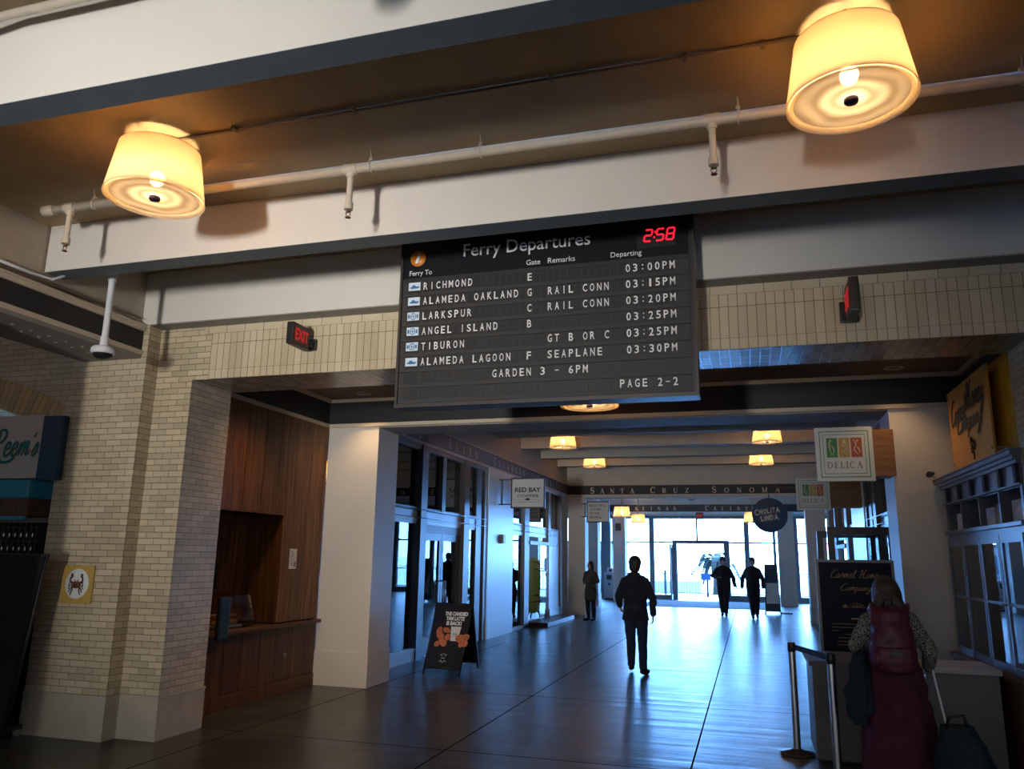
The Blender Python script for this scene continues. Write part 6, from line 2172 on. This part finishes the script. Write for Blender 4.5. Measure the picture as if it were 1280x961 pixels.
# cafe customers behind the glass
person('person in an orange plaid shirt standing inside the coffee shop behind the first window', (-9.35, 21.2, 0), PI, 1.80, None, top='plaid', legs='denim', hair='hair_dark')
person('person in a brown jacket standing inside the coffee shop behind the second bay window', (-8.1, 27.6, 0), 1.0, 1.74, None, top='rust_knit', legs='black_coat', hair='hair_dark')
SIT = dict(hipL=(.10, 0, .92), hipR=(-.10, 0, .92), kneeL=(.13, -.40, .90), kneeR=(-.13, -.40, .90), ankL=(.13, -.38, .48), ankR=(-.13, -.38, .48), toeL=(.14, -.55, .40), toeR=(-.14, -.55, .40), elL=(.24, -.08, 1.16), wrL=(.10, -.30, 1.10), elR=(-.24, -.08, 1.16), wrR=(-.10, -.30, 1.10))
for x, y, lab, tp in ((-9.05, 22.6, 'person in black seated on a high stool in the coffee shop', 'black_coat'), (-8.3, 21.4, 'person in an olive top seated on a high stool in the coffee shop', 'olive_coat')):
    person(lab, (x, y, -.12), PI - .4, 1.66, SIT, top=tp, legs='black_coat', hair='hair_dark', hair_len=.06, fem=True)
    t = thing('bar_stool', 'wooden bar stool under ' + lab.split(' seated')[0].replace('person', 'the person') + ' in the coffee shop', 'stool', (x, y, 0), 'coffee shop bar stools')
    MB().lathe([(.0, .0), (.17, .0), (.175, .02), (.165, .04), (.0, .04)], (x, y, .63), 24).build('seat', 'wood_box', t)
    for k in range(4):
        a = PI / 4 + k * PI / 2
        MB().cyl((x + .2 * math.cos(a), y + .2 * math.sin(a), 0), (x + .12 * math.cos(a), y + .12 * math.sin(a), .64), .016).build('leg', 'dark_steel', t)
    MB().tube([(x + .17 * math.cos(a), y + .17 * math.sin(a), .25) for a in [2 * PI * k / 20 for k in range(21)]], .009, 6, cap=False).build('foot_ring', 'dark_steel', t)
# cafe tables
def cafe_table(x, y, lab, h=.74):
    t = thing('cafe_table', lab, 'table', (x, y, 0), 'coffee shop tables')
    MB().lathe([(.0, h - .03), (.34, h - .03), (.35, h - .015), (.34, h), (.0, h)], (x, y, 0), 28).build('table_top', 'counter_white', t)
    MB().cyl((x, y, .03), (x, y, h - .03), .03).build('pedestal', 'dark_steel', t)
    MB().lathe([(.0, .0), (.24, .0), (.24, .015), (.05, .035), (.0, .035)], (x, y, 0), 24).build('base', 'dark_steel', t)
cafe_table(-8.75, 23.3, 'round white coffee shop table before the seated customers', 1.0)
cafe_table(-11.2, 26.5, 'round white coffee shop table farther in by the cafe windows')
cafe_table(-7.9, 17.3, 'round white coffee shop table just inside the double doors')
def cafe_chair(x, y, rz, lab):
    t = thing('cafe_chair', lab, 'chair', (x, y, 0), 'coffee shop chairs', rz, world=False)
    MB().bevbox(-.2, .2, -.2, .2, .43, .46, .012).build('seat', 'wood_box', t)
    m = MB()
    for z in (.62, .72, .82):
        m.bevbox(-.19, .19, .19, .21, z, z + .06, .006)
    m.build('backrest', 'wood_box', t)
    for a, b in ((-.18, -.18), (.18, -.18), (-.18, .2), (.18, .2)):
        MB().cyl((a, b, 0), (a, b, .9 if b > 0 else .44), .016).build('leg', 'dark_steel', t)
cafe_chair(-7.3, 17.5, -1.4, 'wooden cafe chair just inside the double doors, on the passage side of its table')
cafe_chair(-8.5, 17.1, 1.5, 'wooden cafe chair just inside the double doors, on the inner side of its table')
cafe_chair(-11.2, 27.2, 0, 'wooden cafe chair at the far table by the cafe windows')
t = thing('planter', 'leafy plant in a grey trough under the cafe bay windows', 'plant', (-12.9, 35.2, 0))
MB().bevbox(-14, -11.8, 34.95, 35.5, 0, .75, .02).build('trough', 'bin_grey', t)
m = MB()
for k in range(90):
    x, y = random.uniform(-13.9, -11.9), random.uniform(35.05, 35.4)
    a, L = random.uniform(0, 2 * PI), random.uniform(.2, .5)
    p0 = Vector((x, y, .7)); p1 = p0 + Vector((math.cos(a) * L * .6, math.sin(a) * L * .6, L))
    sd = Vector((-math.sin(a), math.cos(a), 0)) * .04
    m.prism([p0, p0.lerp(p1, .5) + sd, p1, p0.lerp(p1, .5) - sd], (0, 0, -.004))
m.build('leaves', 'leaf', t)

# customer at the counter, seen from behind, with backpack, hanging jacket and cane
W = (1.05, 7.12, 0)
t, J, s = person('person in a black and cream printed top and long burgundy skirt at the counter', W, PI, 1.58,
       dict(head=(0, -.075, 1.60), neck=(0, -.04, 1.47), chest=(0, -.01, 1.27), elL=(.29, -.02, 1.16), wrL=(.22, -.26, 1.03), elR=(-.29, .04, 1.15), wrR=(-.30, -.13, .99)), top='print_top', legs='burgundy', hair='hair_brown', hair_len=.05, hair_big=1.28,
       build=1.14, skirt=(.06, 'burgundy'), fem=True, head_tilt=.28, vox=.010)
bp = thing('backpack', 'burgundy backpack with a top flap worn by the person at the counter', 'backpack', W, None, PI, world=False)
b = Blob()
b.loft([((.03, .235, .88), .13, .07), ((.03, .25, .95), .165, .10), ((.03, .25, 1.15), .16, .10), ((.03, .23, 1.28), .13, .085), ((.03, .21, 1.34), .09, .05)], 24)
b.skin('bag_body', 'burgundy_bag', bp, .011, 4, .035)
b = Blob()
b.loft([((.03, .335, .90), .11, .035), ((.03, .345, .98), .13, .045), ((.03, .335, 1.08), .12, .035)], 20)
b.skin('front_pocket', 'burgundy_bag', bp, .010, 4, .02)
b = Blob()
b.loft([((.03, .22, 1.26), .145, .105), ((.03, .215, 1.33), .14, .10), ((.03, .20, 1.37), .10, .06)], 24)
b.skin('top_flap', 'burgundy_bag', bp, .010, 4, .03)
for sd in (-1, 1):
    MB().tube([(sd * .11 + .01, .15, 1.30), (sd * .13, .05, 1.375), (sd * .135, -.07, 1.33), (sd * .14, -.14, 1.2), (sd * .16, -.10, 1.03), (sd * .15, .12, .95)], .018, 8).build('shoulder_strap', 'burgundy_bag', bp)
MB().tube([(.0, .17, 1.37), (.0, .20, 1.42), (.06, .20, 1.42), (.06, .17, 1.37)], .009, 8).build('grab_handle', 'black_plastic', bp)
MB().bevbox(-.01, .07, .375, .392, 1.02, 1.05, .005).build('buckle', 'dark_steel', bp)
# jacket carried over the left arm
jk = thing('carried_jacket', 'dark teal jacket hanging over the left arm of the person at the counter', 'jacket', (.80, 7.02, 0))
b = Blob()
b.loft([((.775, 7.0, .47), .05, .05), ((.755, 7.0, .55), .085, .075), ((.765, 7.0, .72), .095, .08), ((.785, 7.02, .88), .07, .07), ((.80, 7.05, 1.0), .045, .06)], 20)
b.skin('jacket_body', 'teal_cloth', jk, .010, 4, .05)
b = Blob()
b.chain([(.815, 7.08, .98), (.83, 7.0, .8), (.835, 6.98, .58)], [.045, .042, .035])
b.skin('sleeve', 'teal_cloth', jk, .010, 4, .03)
cn = thing('walking_cane', 'slim white walking cane held at the right side of the person at the counter', 'cane', (1.36, 7.16, 0))
MB().cyl((1.335, 7.20, .93), (1.40, 7.10, .40), .009, n=12).build('shaft', 'cane_white', cn)
MB().cyl((1.40, 7.10, .40), (1.445, 7.03, .03), .009, n=12).cyl((1.445, 7.03, .03), (1.448, 7.025, .0), .014, n=12).build('lower_shaft', 'black_plastic', cn)
MB().tube([(1.335, 7.20, .93), (1.33, 7.22, 1.0), (1.345, 7.26, 1.03), (1.36, 7.29, 1.01)], .012, 10).build('grip', 'black_plastic', cn)
bg = thing('duffel_bag', 'dark teal slumped bag on the floor beside the cane in the lower right corner', 'bag', (1.45, 6.75, 0))
b = Blob()
b.loft([((1.42, 6.75, .02), .20, .16), ((1.42, 6.75, .2), .21, .17), ((1.40, 6.75, .42), .17, .13), ((1.38, 6.75, .56), .10, .07)], 24)
b.skin('bag_body', 'teal_cloth', bg, .011, 4, .05)
MB().tube([(1.30, 6.72, .50), (1.32, 6.68, .62), (1.42, 6.68, .64), (1.46, 6.72, .50)], .012, 8).build('carry_handle', 'black_plastic', bg)
